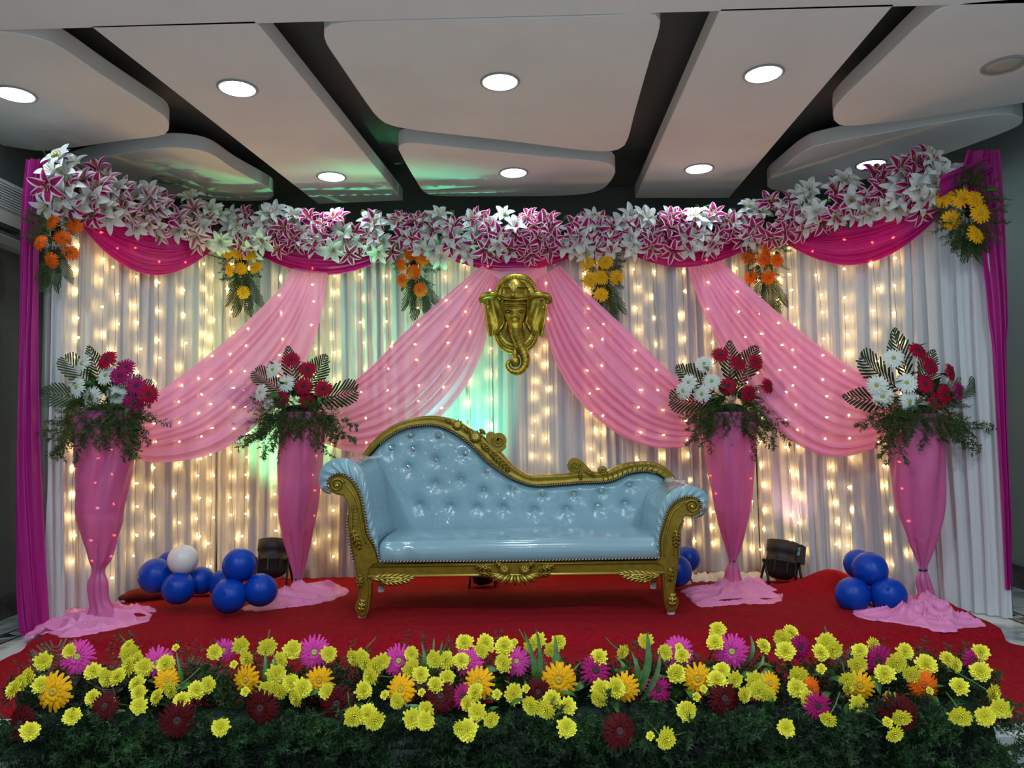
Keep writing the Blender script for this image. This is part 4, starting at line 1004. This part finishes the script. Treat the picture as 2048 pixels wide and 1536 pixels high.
# scrolls on the crest
def disc_scroll(c, r, mirror, start, name='crest_scroll'):
    q = [at(c[0]+math.cos(a)*r, c[1]+math.sin(a)*r, YG) for a in np.linspace(0, 2*PI, 33)[:-1]]
    slab(name, q, .075, .008, M['gold'], sofa, 2)
    spiral(Z3, c, r*.82, 1.5, YG-.004, .007, mirror, start, 'scroll')
disc_scroll(Z1(1325, 272), 16, 1, 2.5); disc_scroll(Z2(503, 440), 16, -1, .5); disc_scroll(Z2(688, 472), 9, -1, .5)
slab('crest_neck', [at(*p, YG) for p in cr([Z1(1240, 225), Z1(1290, 215), Z1(1375, 300), Z1(1345, 345), Z1(1300, 345), Z1(1250, 290), Z1(1240, 225)], 40)[:-1]], .06, .006, M['gold'], sofa)
slab('crest_neck', [at(*p, YG) for p in cr([Z2(470, 475), Z2(530, 400), Z2(580, 440), Z2(620, 478), Z2(680, 492), Z2(720, 470), Z2(720, 500), Z2(600, 520), Z2(480, 505), Z2(470, 475)], 50)[:-1]], .05, .006, M['gold'], sofa)
rosette(Z1, (1052, 165), 36, YG-.006, 9); rosette(Z1, (1172, 245), 44, YG-.006, 10)
leaf_carving(Z1, (1010, 150), (965, 128), 16, YG-.002, 4, 'gold'); leaf_carving(Z1, (1095, 185), (1130, 215), 18, YG-.004, 4, 'gold')
leaf_carving(Z1, (1215, 290), (1260, 345), 22, YG-.004, 4, 'gold'); leaf_carving(Z1, (1260, 340), (1400, 480), 24, YG, 7, 'gold')
leaf_carving(Z1, (1200, 195), (1240, 230), 14, YG-.004, 4, 'gold')
leaf_carving(Z2, (560, 470), (640, 510), 16, YG-.002, 5, 'gold'); leaf_carving(Z2, (535, 480), (540, 530), 14, YG-.002, 4, 'gold')
for k in range(13):   # grooved section on the right shoulder
    f = k/12; a = cr([Z2(690, 500), Z2(780, 448), Z2(870, 425), Z2(960, 418), Z2(1040, 428), Z2(1110, 465)], 13)[k]; b = cr([Z2(690, 540), Z2(790, 515), Z2(850, 488), Z2(950, 468), Z2(1015, 475), Z2(1070, 500)], 13)[k]
    MB().tube([at(a[0], a[1], YG-.003), at((a[0]+b[0])/2, (a[1]+b[1])/2, YG-.007), at(b[0], b[1], YG-.003)], .0035, 5).out('frame_flute', M['gold'], sofa)
# clear plastic wrap bunched on the arms
film = bpy.data.materials.new('clear_film'); film.use_nodes = True; N = film.node_tree.nodes; L_ = film.node_tree.links; b_ = N['Principled BSDF']
b_.inputs['Base Color'].default_value = (.8, .85, .9, 1); b_.inputs['Roughness'].default_value = .08
tp = N.new('ShaderNodeBsdfTransparent'); mx = N.new('ShaderNodeMixShader'); mx.inputs[0].default_value = .72
L_.new(b_.outputs[0], mx.inputs[1]); L_.new(tp.outputs[0], mx.inputs[2]); L_.new(mx.outputs[0], N['Material Output'].inputs[0])
for c, sg, seed in ((Z1(480, 385), 1, 2.0), (Z2(1160, 540), -1, 6.0)):
    P = []
    for i in range(26):
        row = []
        for j in range(20):
            u, v = i/25, j/19
            q = at(c[0]-sg*(28-46*u), c[1]-2+10*abs(v-.4)+6*(1-u), 4.66-.38*v)
            row.append(q+V((.014*nz(u*5, v*5, seed), .0, .008+.022*abs(nz(u*4, v*4, seed+2)))))
        P.append(row)
    MB().grid(P).out('plastic_film', film, sofa, smooth=False)

# ================================================================== elephant mask
random.seed(71)
def gp(x, y, dep=0.0): return at(920+x/5.909, 520+y/5.909, 5.06-dep)
mk_ = thing('elephant_mask', gp(650, 650), 'golden elephant head relief mask with crown and curled trunk hanging centre', 'wall ornament')
K = 5.06/1500/5.909      # metres per zoom pixel
def sgp(v, e=.8): return math.copysign(abs(v)**e, v)
def oval(cx_, cy_, rx, ry, dep, n=48): return [gp(cx_+rx*sgp(math.cos(a)), cy_+ry*sgp(math.sin(a)), dep) for a in np.linspace(0, 2*PI, n+1)[:-1]]
P = [oval(665, 640, 290*f, 480*f, d) for f, d in ((1, -.02), (1.0, .012), (.96, .022), (.90, .024), (.86, .014), (.84, .012), (.80, .02), (.72, .022), (.68, .012), (.3, .010), (.01, .01))]
MB().grid(P, cv=True).out('back_plate', M['brass'], mk_)
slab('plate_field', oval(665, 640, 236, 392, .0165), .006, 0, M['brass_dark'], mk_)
mb = MB()
for k in range(64):
    a = 2*PI*k/64; mb.ball(gp(665+270*sgp(math.cos(a)), 640+448*sgp(math.sin(a)), .026), (.006, .005, .006), 6, 4)
mb.out('bead_ring', M['brass'], mk_)
mb = MB()
for k in range(44):
    a = 2*PI*k/44; c = gp(665+220*sgp(math.cos(a)), 640+365*sgp(math.sin(a)), .020); mb.box(c, (.0075, .006, .0045 if k % 2 else .009), M=Matrix.Rotation(a, 3, 'Y'))
mb.out('key_pattern_band', M['brass'], mk_, smooth=False)
# head
def ell(c, r, dep, M3=None, nu=20, nv=14): return (gp(c[0], c[1], dep), (r[0]*K, r[2], r[1]*K))
def eball(name, c, r, dep, m='brass', **k):
    p, rr = ell(c, r, dep); return MB().ball(p, rr, 20, 14).out(name, M[m], mk_)
P = []
for cy_, hw, dp in ((380, 60, .02), (400, 110, .05), (440, 145, .075), (500, 158, .095), (560, 158, .105), (620, 145, .115), (680, 122, .13), (740, 105, .14), (800, 98, .14), (840, 92, .13)):
    row = []
    for k in range(24):
        a = PI*k/23; x = 648-hw*math.cos(a); d = .0+dp*math.sin(a)**.5
        row.append(gp(x, cy_, d))
    P.append(row)
MB().grid(P).out('head', M['brass'], mk_)
# crown: bands, gem, fleur and beadwork
P = []
for cy_, hw, dp in ((232, 80, .02), (250, 118, .035), (290, 145, .055), (340, 160, .075), (400, 172, .095), (450, 172, .10), (470, 165, .095)):
    P.append([gp(648-hw*math.cos(PI*k/23), cy_+18*math.cos(2*PI*k/23), dp*math.sin(PI*k/23)**.5) for k in range(24)])
MB().grid(P).out('crown', M['brass_mid'], mk_)
def arcband(cy_, hw, dep, r, sag=25):
    return MB().tube([gp(648-hw*math.cos(a), cy_+sag*math.sin(a), .0+dep*math.sin(a)**.5) for a in np.linspace(.08, PI-.08, 30)], r, 7)
for cy_, hw, dep, r, sg in ((440, 176, .108, .006, 30), (410, 176, .102, .004, 28), (500, 165, .108, .005, 22), (520, 160, .110, .0035, 22), (540, 155, .112, .0035, 22), (330, 160, .078, .004, -14)):
    arcband(cy_, hw, dep, r, sg).out('crown_band', M['brass'], mk_)
mb = MB()
for k in range(60):
    a = random.uniform(.25, PI-.25); yy = random.uniform(300, 430); mb.ball(gp(648-(150+(yy-300)*.16)*math.cos(a), yy, (.062+(yy-300)*.0003)*math.sin(a)**.7), (.005, .005, .005), 6, 4)
mb.out('crown_beads', M['brass'], mk_)
eball('crown_gem', (625, 420), (30, 24, .012), .118)
for dx, h, w_, rot in ((0, 110, 26, 0), (-32, 75, 16, -.5), (32, 75, 16, .5)):
    p = gp(632+dx, 330-h*.12, .108); MB().ball(p, (w_*K, .010, h*.6*K), 12, 10, M=Matrix.Rotation(rot, 3, 'Y')).out('crown_fleur', M['gold_hi'], mk_)
# brows, eyes, forehead shield
for sg in (-1, 1):
    MB().tube([gp(648+sg*25, 600, .125), gp(648+sg*60, 578, .122), gp(648+sg*100, 590, .105), gp(648+sg*125, 625, .085)], [.003, .005, .005, .003], 6).out('brow', M['brass'], mk_)
    eball('eye', (648+sg*80, 614), (30, 15, .012), .108, 'brass_dark'); eball('eye', (648+sg*80, 612), (12, 10, .008), .120)
    MB().tube([gp(648+sg*92, 740, .12), gp(648+sg*105, 790, .135), gp(648+sg*108, 830, .15)], [.010, .009, .003], 8).out('tusk', M['brass'], mk_)
eball('forehead_shield', (650, 720), (72, 92, .05), .125)
for k in range(3): MB().tube([gp(650-(60-k*12)*math.cos(a), 700-(55-k*12)*math.sin(a), .165+.012*math.sin(a)) for a in np.linspace(0, PI, 20)], .0028, 5).out('forehead_line', M['brass'], mk_)
# trunk
tq = cr([(648, 720, 96, .115), (655, 800, 82, .125), (668, 880, 70, .125), (692, 960, 60, .12), (730, 1050, 57, .115), (762, 1130, 54, .115), (775, 1200, 50, .115), (755, 1270, 46, .115), (700, 1318, 43, .115), (635, 1322, 38, .115), (585, 1292, 33, .115), (562, 1245, 29, .115), (572, 1205, 25, .115), (600, 1200, 20, .115)], 60)
MB().tube([gp(a, b, d) for a, b, r, d in tq], [r*K for a, b, r, d in tq], 16).out('trunk', M['brass'], mk_)
for k in range(16):
    a, b, r, d = tq[6+k*3]; a2, b2, _, _ = tq[7+k*3]; t_ = V((a2-a, b2-b, 0)).normalized(); s_ = V((-t_.y, t_.x, 0))
    MB().tube([gp(a+s_.x*r*math.cos(q)*.98, b+s_.y*r*math.cos(q)*.98, d+r*K*math.sin(q)*1.0) for q in np.linspace(.15, PI-.15, 10)], .0018, 4).out('trunk_wrinkle', M['brass_dark'], mk_)
p = gp(655, 1270, .115); MB().lathe([(.012, 0), (.026, .012), (.034, .035), (.033, .055), (.022, .070), (.016, .076), (.023, .084), (.024, .092), (.016, .098), (.018, .104), (.010, .112), (.011, .118), (.005, .130), (.001, .148)], p, 20).out('pot', M['brass'], mk_)
# ears
for sg in (-1, 1):
    fx = (lambda x: 650+(x-650)*1.0) if sg < 0 else (lambda x: 650+(650-x)*1.04)
    inner = cr([(510, 440), (512, 520), (518, 620), (525, 700), (522, 750), (475, 825), (420, 880)], 24); outer_ = cr([(300, 470), (300, 560), (312, 650), (320, 740), (338, 820), (340, 880), (350, 905)], 24)
    P = []
    for i in range(24):
        row = []
        for k in range(14):
            f = k/13; x = inner[i][0]*(1-f)+outer_[i][0]*f; y = inner[i][1]*(1-f)+outer_[i][1]*f
            row.append(gp(fx(x), y, .075-.035*math.sin(PI*f)*(.6+.4*math.sin(PI*i/23))-.01*f+.0035*math.sin(f*16+i*.35)))
        P.append(row)
    P2 = [[q+V((0, .012, 0)) for q in r] for r in P]
    MB().grid(P).grid(P2).out('ear', M['brass'], mk_)
    MB().tube([gp(fx(x), y, .07) for x, y in cr([(350, 905), (340, 850), (318, 740), (308, 640), (296, 550), (300, 480), (330, 430)], 30)], .006, 7).out('ear_rim', M['brass'], mk_)
    MB().tube([gp(fx(x), y, .065) for x, y in cr([(350, 905), (420, 870), (480, 810), (518, 735), (500, 660)], 20)], .005, 7).out('ear_rim', M['brass'], mk_)
    MB().tube([gp(fx(x), y, d) for x, y, d in cr([(480, 470, .07), (440, 425, .085), (380, 412, .095), (310, 420, .09), (262, 450, .085), (250, 490, .08), (280, 512, .075), (300, 490, .07)], 30)], [K*(16+26*math.sin(PI*min(1, i/27))) for i in range(30)], 10).out('ear_fold', M['brass'], mk_)
    eball('earring', (fx(330), 560), (26, 34, .01), .08); eball('earring', (fx(338), 600), (14, 18, .008), .085)

# ================================================================== balloons
def balloon(px, py, rpx, Y, m, lab, tilt=(0, 0), grp='balloons in clusters on the carpet'):
    c = at(px, py, Y); r = rpx/1500*Y*1.0
    if c.z < r*1.0+.02: c.z = max(c.z, r*.93+.02)
    t = thing('balloon', (c.x, c.y, c.z-r), lab, 'balloon', grp)
    prof = []
    for k in range(19):
        th = PI*k/18; rr = math.sin(th)*r; z = math.cos(th)*r*1.0
        if z < 0: z *= 1.10; rr *= (1-.10*(-math.cos(th))**2)
        prof.append((max(rr, .0006), z))
    Mr = Matrix.Rotation(tilt[0], 3, 'X') @ Matrix.Rotation(tilt[1], 3, 'Y')
    MB().lathe(prof[::-1], c, 28, M=Mr).out('skin', m, t)
    MB().lathe([(.010, -r*1.13), (.004, -r*1.10), (.006, -r*1.085)], c, 8, M=Mr).out('knot', m, t)
B, Wt = M['balloon_b'], M['balloon_w']
balloon(340, 1128, 25, 4.52, B, 'small blue balloon half hidden behind the white one', (.2, .3))
balloon(312, 1151, 34, 4.40, B, 'blue balloon at the left of the cluster with the white balloon', (.8, .8))
balloon(401, 1161, 27, 4.46, B, 'blue balloon at the right of the cluster with the white balloon', (.9, -.7))
balloon(357, 1176, 32, 4.33, B, 'front blue balloon below the white balloon', (1.1, 0))
balloon(366, 1119, 29, 4.36, Wt, 'white balloon on top of blue ones near the leftmost stand', (.2, .1))
balloon(448, 1168, 29, 4.42, B, 'blue balloon peeking out behind the stacked trio left of the stage lamp', (.4, .5))
balloon(459, 1192, 34, 4.16, B, 'front left blue balloon of the trio nearest the black stage lamp', (1.2, .1))
balloon(521, 1180, 32, 4.22, B, 'right blue balloon of the trio nearest the black stage lamp', (1.0, -.6))
balloon(479, 1130, 33, 4.22, B, 'top blue balloon of the trio nearest the black stage lamp', (.3, .2))
balloon(1376, 1117, 24, 4.95, B, 'upper blue balloon peeking out behind the right end of the sofa', (.3, -.3))
balloon(1352, 1141, 31, 4.72, B, 'lower blue balloon tucked behind the right sofa leg', (.6, -.3))
balloon(1716, 1127, 27, 4.40, B, 'rear upper blue balloon of the right cluster', (.4, .3))
balloon(1706, 1189, 33, 4.18, B, 'left bottom blue balloon of the right cluster', (1.0, .5))
balloon(1777, 1190, 34, 4.14, B, 'right bottom blue balloon lying on pink cloth in the right cluster', (1.0, -.4))
balloon(1740, 1138, 33, 4.22, B, 'front top blue balloon of the right cluster', (-1.3, .0))

# ================================================================== stage lamps
def par(px, py, Y, tgt, lab, scale=1.0, box=True, yawdeg=0):
    c = at(px, py, Y); t = thing('stage_lamp', (c.x, Y, .03), lab, 'stage lamp', 'black stage lamps on the carpet')
    d = (V(tgt)-c).normalized(); q = d.to_track_quat('Z', 'Y').to_matrix(); s = scale
    MB().lathe([(.02, -.115), (.055, -.11), (.085, -.085), (.088, -.02), (.092, -.018), (.092, -.008), (.088, -.006), (.088, .04), (.094, .045), (.094, .11), (.088, .11), (.086, .06), (.0, .058)], c, 28, M=q*s, cap=False).out('housing', M['black'], t)
    for k in range(8):
        a = 2*PI*k/8; MB().box(c+(q @ V((math.cos(a)*.09, math.sin(a)*.09, -.04)))*s, (.004*s, .004*s, .045*s), M=q @ Matrix.Rotation(a, 3, 'Z')).out('cooling_fin', M['black'], t, smooth=False)
    MB().lathe([(.0, .0615), (.086, .060)], c, 24, M=q*s, cap=False).out('lens', M['black'], t)
    side = V((1, 0, 0))
    if box:
        bp = c+side*.105*s+V((0, -.02, .035))*s
        MB().box(bp, (.022*s, .035*s, .055*s), M=q).out('control_box', M['black'], t, smooth=False)
        n_ = (q @ V((0, 1, 0))); n_ = n_ if n_.y < 0 else -n_
        MB().box(bp+n_*.036*s+V((0, 0, .012)), (.016*s, .0016*s, .024*s), M=q).out('display', M['label'], t, smooth=False)
        MB().tube([bp+n_*.039*s+V((0, 0, .018))+(q @ V((math.cos(a)*.010, 0, math.sin(a)*.006)))*s for a in np.linspace(0, 2*PI, 15)], .0014, 4).out('logo_ring', M['black'], t)
    for sg in (-1, 1):
        a = c+side*sg*.098*s
        MB().tube([a, V((a.x+sg*.004, Y-.07, .03))], .008*s, 6).out('stand_leg', M['black'], t)
        MB().tube([a, V((a.x+sg*.012, Y+.09, .03))], .008*s, 6).out('stand_leg', M['black'], t)
        MB().ball(a+side*sg*.01, (.012, .014, .014), 8, 6).out('knob', M['black'], t)
    return c, d
c1, d1 = par(545, 1117, 4.88, at(575, 800, 5.25), 'black stage lamp partly hidden behind the stand left of the sofa', 1.05, False)
c2, d2 = par(1563, 1120, 4.92, at(1600, 700, 5.28), 'black stage lamp with a small teal display right of the sofa', 1.05)
c3, d3 = par(965, 1140, 4.90, at(905, 850, 5.26), 'black stage lamp hidden behind the middle of the sofa, lighting the curtain green', .8, False)
GREEN_P, PINK_P = 170, 4
lamp('SPOT', 'lamp_beam', c1+d1*.14, GREEN_P*.38, (.25, 1.0, .35), spot_size=1.25, spot_blend=.9, shadow_soft_size=.06, target=c1+d1)
lamp('SPOT', 'lamp_beam', c2+d2*.14, PINK_P, (1.0, .55, .6), spot_size=1.6, spot_blend=.9, shadow_soft_size=.06, target=c2+d2)
lamp('SPOT', 'lamp_beam', c3+d3*.14, GREEN_P, (.08, 1.0, .50), spot_size=1.05, spot_blend=.9, shadow_soft_size=.06, target=c3+d3)
o = MB().tube([V((at(x, y, YY).x, YY, .042)) for x, y, YY in ((1345, 1150, 4.95), (1370, 1152, 4.85), (1400, 1150, 4.92), (1450, 1152, 4.88), (1500, 1145, 5.0), (1528, 1135, 4.95))], .004, 5).out('power_cable', M['black']); tag(o, 'thin black power cable on the carpet right of the sofa', 'cable')
o = MB().box(V((at(1372, 1150, 4.9).x, 4.9, .046)), (.028, .02, .012)).out('plug_socket', M['foot_cap'], smooth=False); tag(o, 'small white extension socket on the carpet behind the sofa leg', 'socket')

# ================================================================== flower bed in front
random.seed(81)
bed = thing('flower_bed', (0, 2.62, 0), 'long bed of yellow chrysanthemums, gerberas and green fern along the stage front', 'flower bed')
bx0, bx1 = at(15, 1400, 2.65).x, at(1985, 1400, 2.65).x
P = []
for i in range(80):
    x = bx0+.06+(bx1-bx0-.12)*i/79; row = []
    for k in range(13):
        a = PI*k/12; row.append(V((x, 2.66-.12*math.cos(a)*(1+.2*nz(x*4, k)), -.01+(.10+.03*nz(x*3, 5))*math.sin(a))))
    P.append(row)
MB().grid(P).out('foam', M['foam'], bed)
# fern mass
rs = np.random.RandomState(5); ALL = []
def rotm(d, spin): return np.array((qx(V(d), spin)).to_matrix())
BIG = [fern_np(s, .17, .05, 22, 9) for s in (11, 12, 13, 14)]
for k in range(1700):
    x = rs.uniform(bx0, bx1); z_ = k/1700
    r = rs.rand()
    if r < .22: p = (x, 2.62+rs.uniform(-.04, .12), .06+rs.uniform(0, .05)); d = (rs.uniform(-.6, .6), rs.uniform(-.3, .5), 1); s = rs.uniform(.45, .85)
    elif r < .46: p = (x, 2.54+rs.uniform(-.03, .02), .03+rs.uniform(0, .05)); d = (rs.uniform(-1, 1), -.8, rs.uniform(-.2, .7)); s = rs.uniform(.6, 1.0)
    else: p = (x, 2.55+rs.uniform(-.04, .02), .04-rs.uniform(0, .18)); d = (rs.uniform(-.9, .9), -.35, rs.uniform(-1, .1)); s = rs.uniform(.6, 1.05)
    ALL.append((BIG[k % 4]*s) @ rotm(d, rs.uniform(0, 6)).T+np.array(p))
for k in range(520):
    x = rs.uniform(bx0, bx1); p = (x, 2.66+rs.uniform(0, .12), .03+rs.uniform(0, .05)); d = (rs.uniform(-.5, .5), rs.uniform(-.2, .4), 1)
    ALL.append((BIG[k % 4]*rs.uniform(.45, .9)) @ rotm(d, rs.uniform(0, 6)).T+np.array(p))
T = np.concatenate(ALL); me = tri_mesh(T, 'fern_foliage', M['fern_bed']); o = mk('fern_foliage', me, M['fern_bed'], bed, smooth=False); o['kind'] = 'stuff'
q6 = lambda x, y: (x/2.844, 1060+y/2.844); q7 = lambda x, y: (700+x/3.0118, 1160+y/3.0118); q8 = lambda x, y: (1328+x/2.844, 1060+y/2.844)
MM = [q6(*p) for p in [(245, 747), (165, 835), (120, 870), (80, 905), (235, 880), (400, 690), (530, 805), (530, 955), (410, 1060), (610, 840), (670, 835), (730, 665), (740, 700), (785, 735), (735, 775), (820, 780), (945, 765), (780, 875), (790, 925), (790, 1000), (895, 950), (975, 910), (1035, 970), (1120, 910), (1185, 880), (1220, 695), (1255, 1122), (1368, 655), (1405, 728), (1520, 665), (1665, 680), (1595, 740), (1570, 820), (1655, 870), (1515, 900), (1590, 915), (1720, 900), (1685, 955), (1870, 705), (1865, 920), (2015, 725), (2015, 1060), (170, 1145)]]
MM += [q7(*p) for p in [(65, 465), (95, 500), (195, 490), (150, 520), (370, 445), (365, 530), (125, 580), (80, 665), (425, 570), (580, 485), (510, 480), (690, 380), (815, 378), (790, 428), (670, 488), (930, 400), (925, 500), (1135, 365), (1255, 375), (1210, 420), (1085, 395), (585, 590), (515, 635), (285, 730), (370, 835), (460, 780), (455, 850), (105, 810), (150, 845), (25, 825), (710, 745), (765, 795), (850, 840), (755, 680), (670, 900), (705, 905), (985, 685), (1090, 755), (1215, 725), (1180, 780), (1310, 760), (1305, 890), (1640, 430), (1500, 465), (1780, 365), (1900, 435), (2000, 455), (1965, 565), (1510, 660), (1500, 715), (1600, 650), (2025, 790), (1900, 955)]]
MM += [q8(*p) for p in [(305, 570), (290, 640), (65, 820), (330, 800), (300, 855), (400, 850), (140, 1030), (455, 935), (20, 1185), (520, 860), (540, 910), (590, 940), (565, 660), (720, 585), (675, 615), (690, 690), (765, 825), (755, 900), (815, 965), (935, 1075), (695, 1125), (925, 640), (890, 700), (960, 680), (1045, 850), (1045, 890), (1105, 990), (1190, 660), (1115, 690), (1100, 765), (1320, 755), (1370, 690), (1255, 820), (1490, 765), (1410, 820), (1610, 735), (1655, 765), (1800, 695), (1800, 805), (1680, 890), (1290, 965), (1350, 1065), (1310, 1160), (1685, 1060), (1825, 1060), (1870, 925), (1915, 1015)]]
BUD = [q6(640, 975), q6(1000, 670), q6(1330, 765), q6(1395, 920), q7(848, 415), q7(990, 378), q7(885, 690), q7(210, 693), q7(432, 678), q7(1060, 655), q7(1810, 940), q8(225, 905), q8(185, 950), q8(1270, 1095), q8(1510, 915), q8(895, 790), q8(85, 670)]
GG = [('pink', *q6(445, 722), 1.2), ('pink', *q6(900, 755), 1.1), ('pink', *q6(1790, 695), 1.15), ('pink', *q6(1275, 682), .8), ('yel', *q6(312, 918), 1.35), ('yel', *q6(1405, 850), 1.1), ('yel', *q6(1815, 855), 1.0), ('yel', *q6(950, 855), .9), ('dark', *q6(130, 1100), 1.2), ('dark', *q6(1010, 1080), 1.2), ('dark', *q6(1490, 1010), 1.2), ('dark', *q6(1920, 990), 1.25), ('dark', *q6(600, 1000), .9),
      ('pink', *q7(292, 485), 1.1), ('pink', *q7(715, 485), 1.05), ('pink', *q7(1005, 490), .95), ('mag', *q7(1480, 545), 1.2), ('pink', *q7(1980, 430), 1.1), ('yel', *q7(310, 660), 1.1), ('yel', *q7(778, 620), 1.15), ('yel', *q7(1257, 600), 1.3), ('yel', *q7(1655, 645), 1.05), ('dark', *q7(545, 700), 1.2), ('dark', *q7(1130, 675), .95), ('dark', *q7(1620, 910), 1.15), ('mag', *q7(680, 700), .95), ('mag', *q7(1855, 660), 1.0),
      ('pink', *q8(385, 690), 1.2), ('mag', *q8(770, 665), 1.0), ('mag', *q8(1215, 740), 1.2), ('mag', *q8(1760, 740), .85), ('mag', *q8(870, 1000), 1.0), ('yel', *q8(190, 845), 1.1), ('yel', *q8(600, 875), .85), ('yel', *q8(1115, 885), 1.0), ('or', *q8(830, 900), .9), ('or', *q8(1475, 880), 1.1), ('dark', *q8(340, 960), 1.15), ('dark', *q8(1330, 1040), 1.25)]
def bedp(x, y, j=.0): return at(x, y, 2.70-max(0, min(1, (y-1260)/230))*.30-(.05 if y > 1410 else 0)+j)
for x, y in MM:
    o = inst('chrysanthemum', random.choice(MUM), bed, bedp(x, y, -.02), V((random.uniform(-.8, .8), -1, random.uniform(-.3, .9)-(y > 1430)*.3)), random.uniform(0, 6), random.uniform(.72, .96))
    sub('stem', stem_me, o)
for x, y in BUD:
    o = inst('bud', bud_me, bed, bedp(x, y, -.02), V((random.uniform(-.5, .5), -1, .8)), 0, random.uniform(.8, 1.1)); sub('stem', stem_me, o)
for kd, x, y, sc in GG:
    gerbera(bed, kd, bedp(x, y, 0 if kd != 'dark' else .0), V((random.uniform(-.35, .35), -1, random.uniform(0, .5))), sc*.92, True)
# upright stems, dark leaves, grass blades and reddish palm leaves among the flowers
def blade(x0, y0, x1, y1, w, lab=None):
    a = bedp(x0, y0, .02); b = at(x1, y1, a.y+.03); P = []
    for k in range(9):
        t = k/8; p = a.lerp(b, t)+V((.012*math.sin(PI*t), -.02*math.sin(PI*t), 0)); ww = w*(1-t)**.6*(.6+.8*min(1, t*3))*.5
        P.append([p-V((ww, 0, 0)), p+V((0, .004, 0)), p+V((ww, 0, 0))])
    MB().grid(P).out('grass_blade', M['green'], bed)
for bl in ((1070, 1370, 1047, 1258, .018), (1076, 1370, 1071, 1252, .016), (1095, 1365, 1110, 1270, .022), (1085, 1375, 1162, 1322, .018), (1120, 1345, 1107, 1290, .016), (1280, 1380, 1294, 1262, .026), (1270, 1370, 1262, 1300, .02), (1252, 1345, 1228, 1310, .018), (1285, 1400, 1320, 1300, .02), (845, 1345, 843, 1283, .016), (850, 1345, 868, 1272, .014), (855, 1350, 885, 1280, .014), (862, 1350, 900, 1290, .012), (528, 1370, 530, 1300, .02), (545, 1370, 548, 1305, .014), (365, 1370, 352, 1300, .014), (1035, 1385, 1050, 1360, .018), (1490, 1330, 1500, 1268, .016), (1500, 1345, 1525, 1300, .014)): blade(*bl)
PR = frond_mesh(.22, .13, 13, 8, 'leaf', .7, mat('dull_palm_leaf', (.07, .045, .03), .6))
for (bx_, by_, tx, ty) in ((135, 1390, 112, 1285), (385, 1400, 370, 1320), (390, 1400, 430, 1330), (1700, 1350, 1690, 1300), (230, 1390, 215, 1330), (860, 1400, 855, 1310), (1050, 1400, 1060, 1310), (640, 1400, 660, 1330)):
    a, b = bedp(bx_, by_, .06), at(tx, ty, 2.8); inst('palm_leaf', PR, bed, a, q=(b-a).to_track_quat('Z', 'Y'), sc=(b-a).length/.22)
for k in range(90):
    x = random.uniform(60, 1960); y = random.uniform(1330, 1440)
    inst('leaf', leaf_d, bed, bedp(x, y, .05), q=qx((random.uniform(-1, 1), -.5, random.uniform(-.4, 1)), random.uniform(-1, 1)), sc=random.uniform(.6, 1.0))
FB = fern_np(31, .2, .06, 16, 7); thin = tri_mesh(FB, 'thin_sprig', mat('brown_sprig', (.06, .05, .02), .7))
for k in range(110):
    x = random.uniform(20, 1970); y = random.uniform(1360, 1400)
    inst('dry_sprig', thin, bed, bedp(x, y, .14), q=qx((random.uniform(-.5, .5), .1, 1), random.uniform(0, 6)), sc=random.uniform(.5, .9))
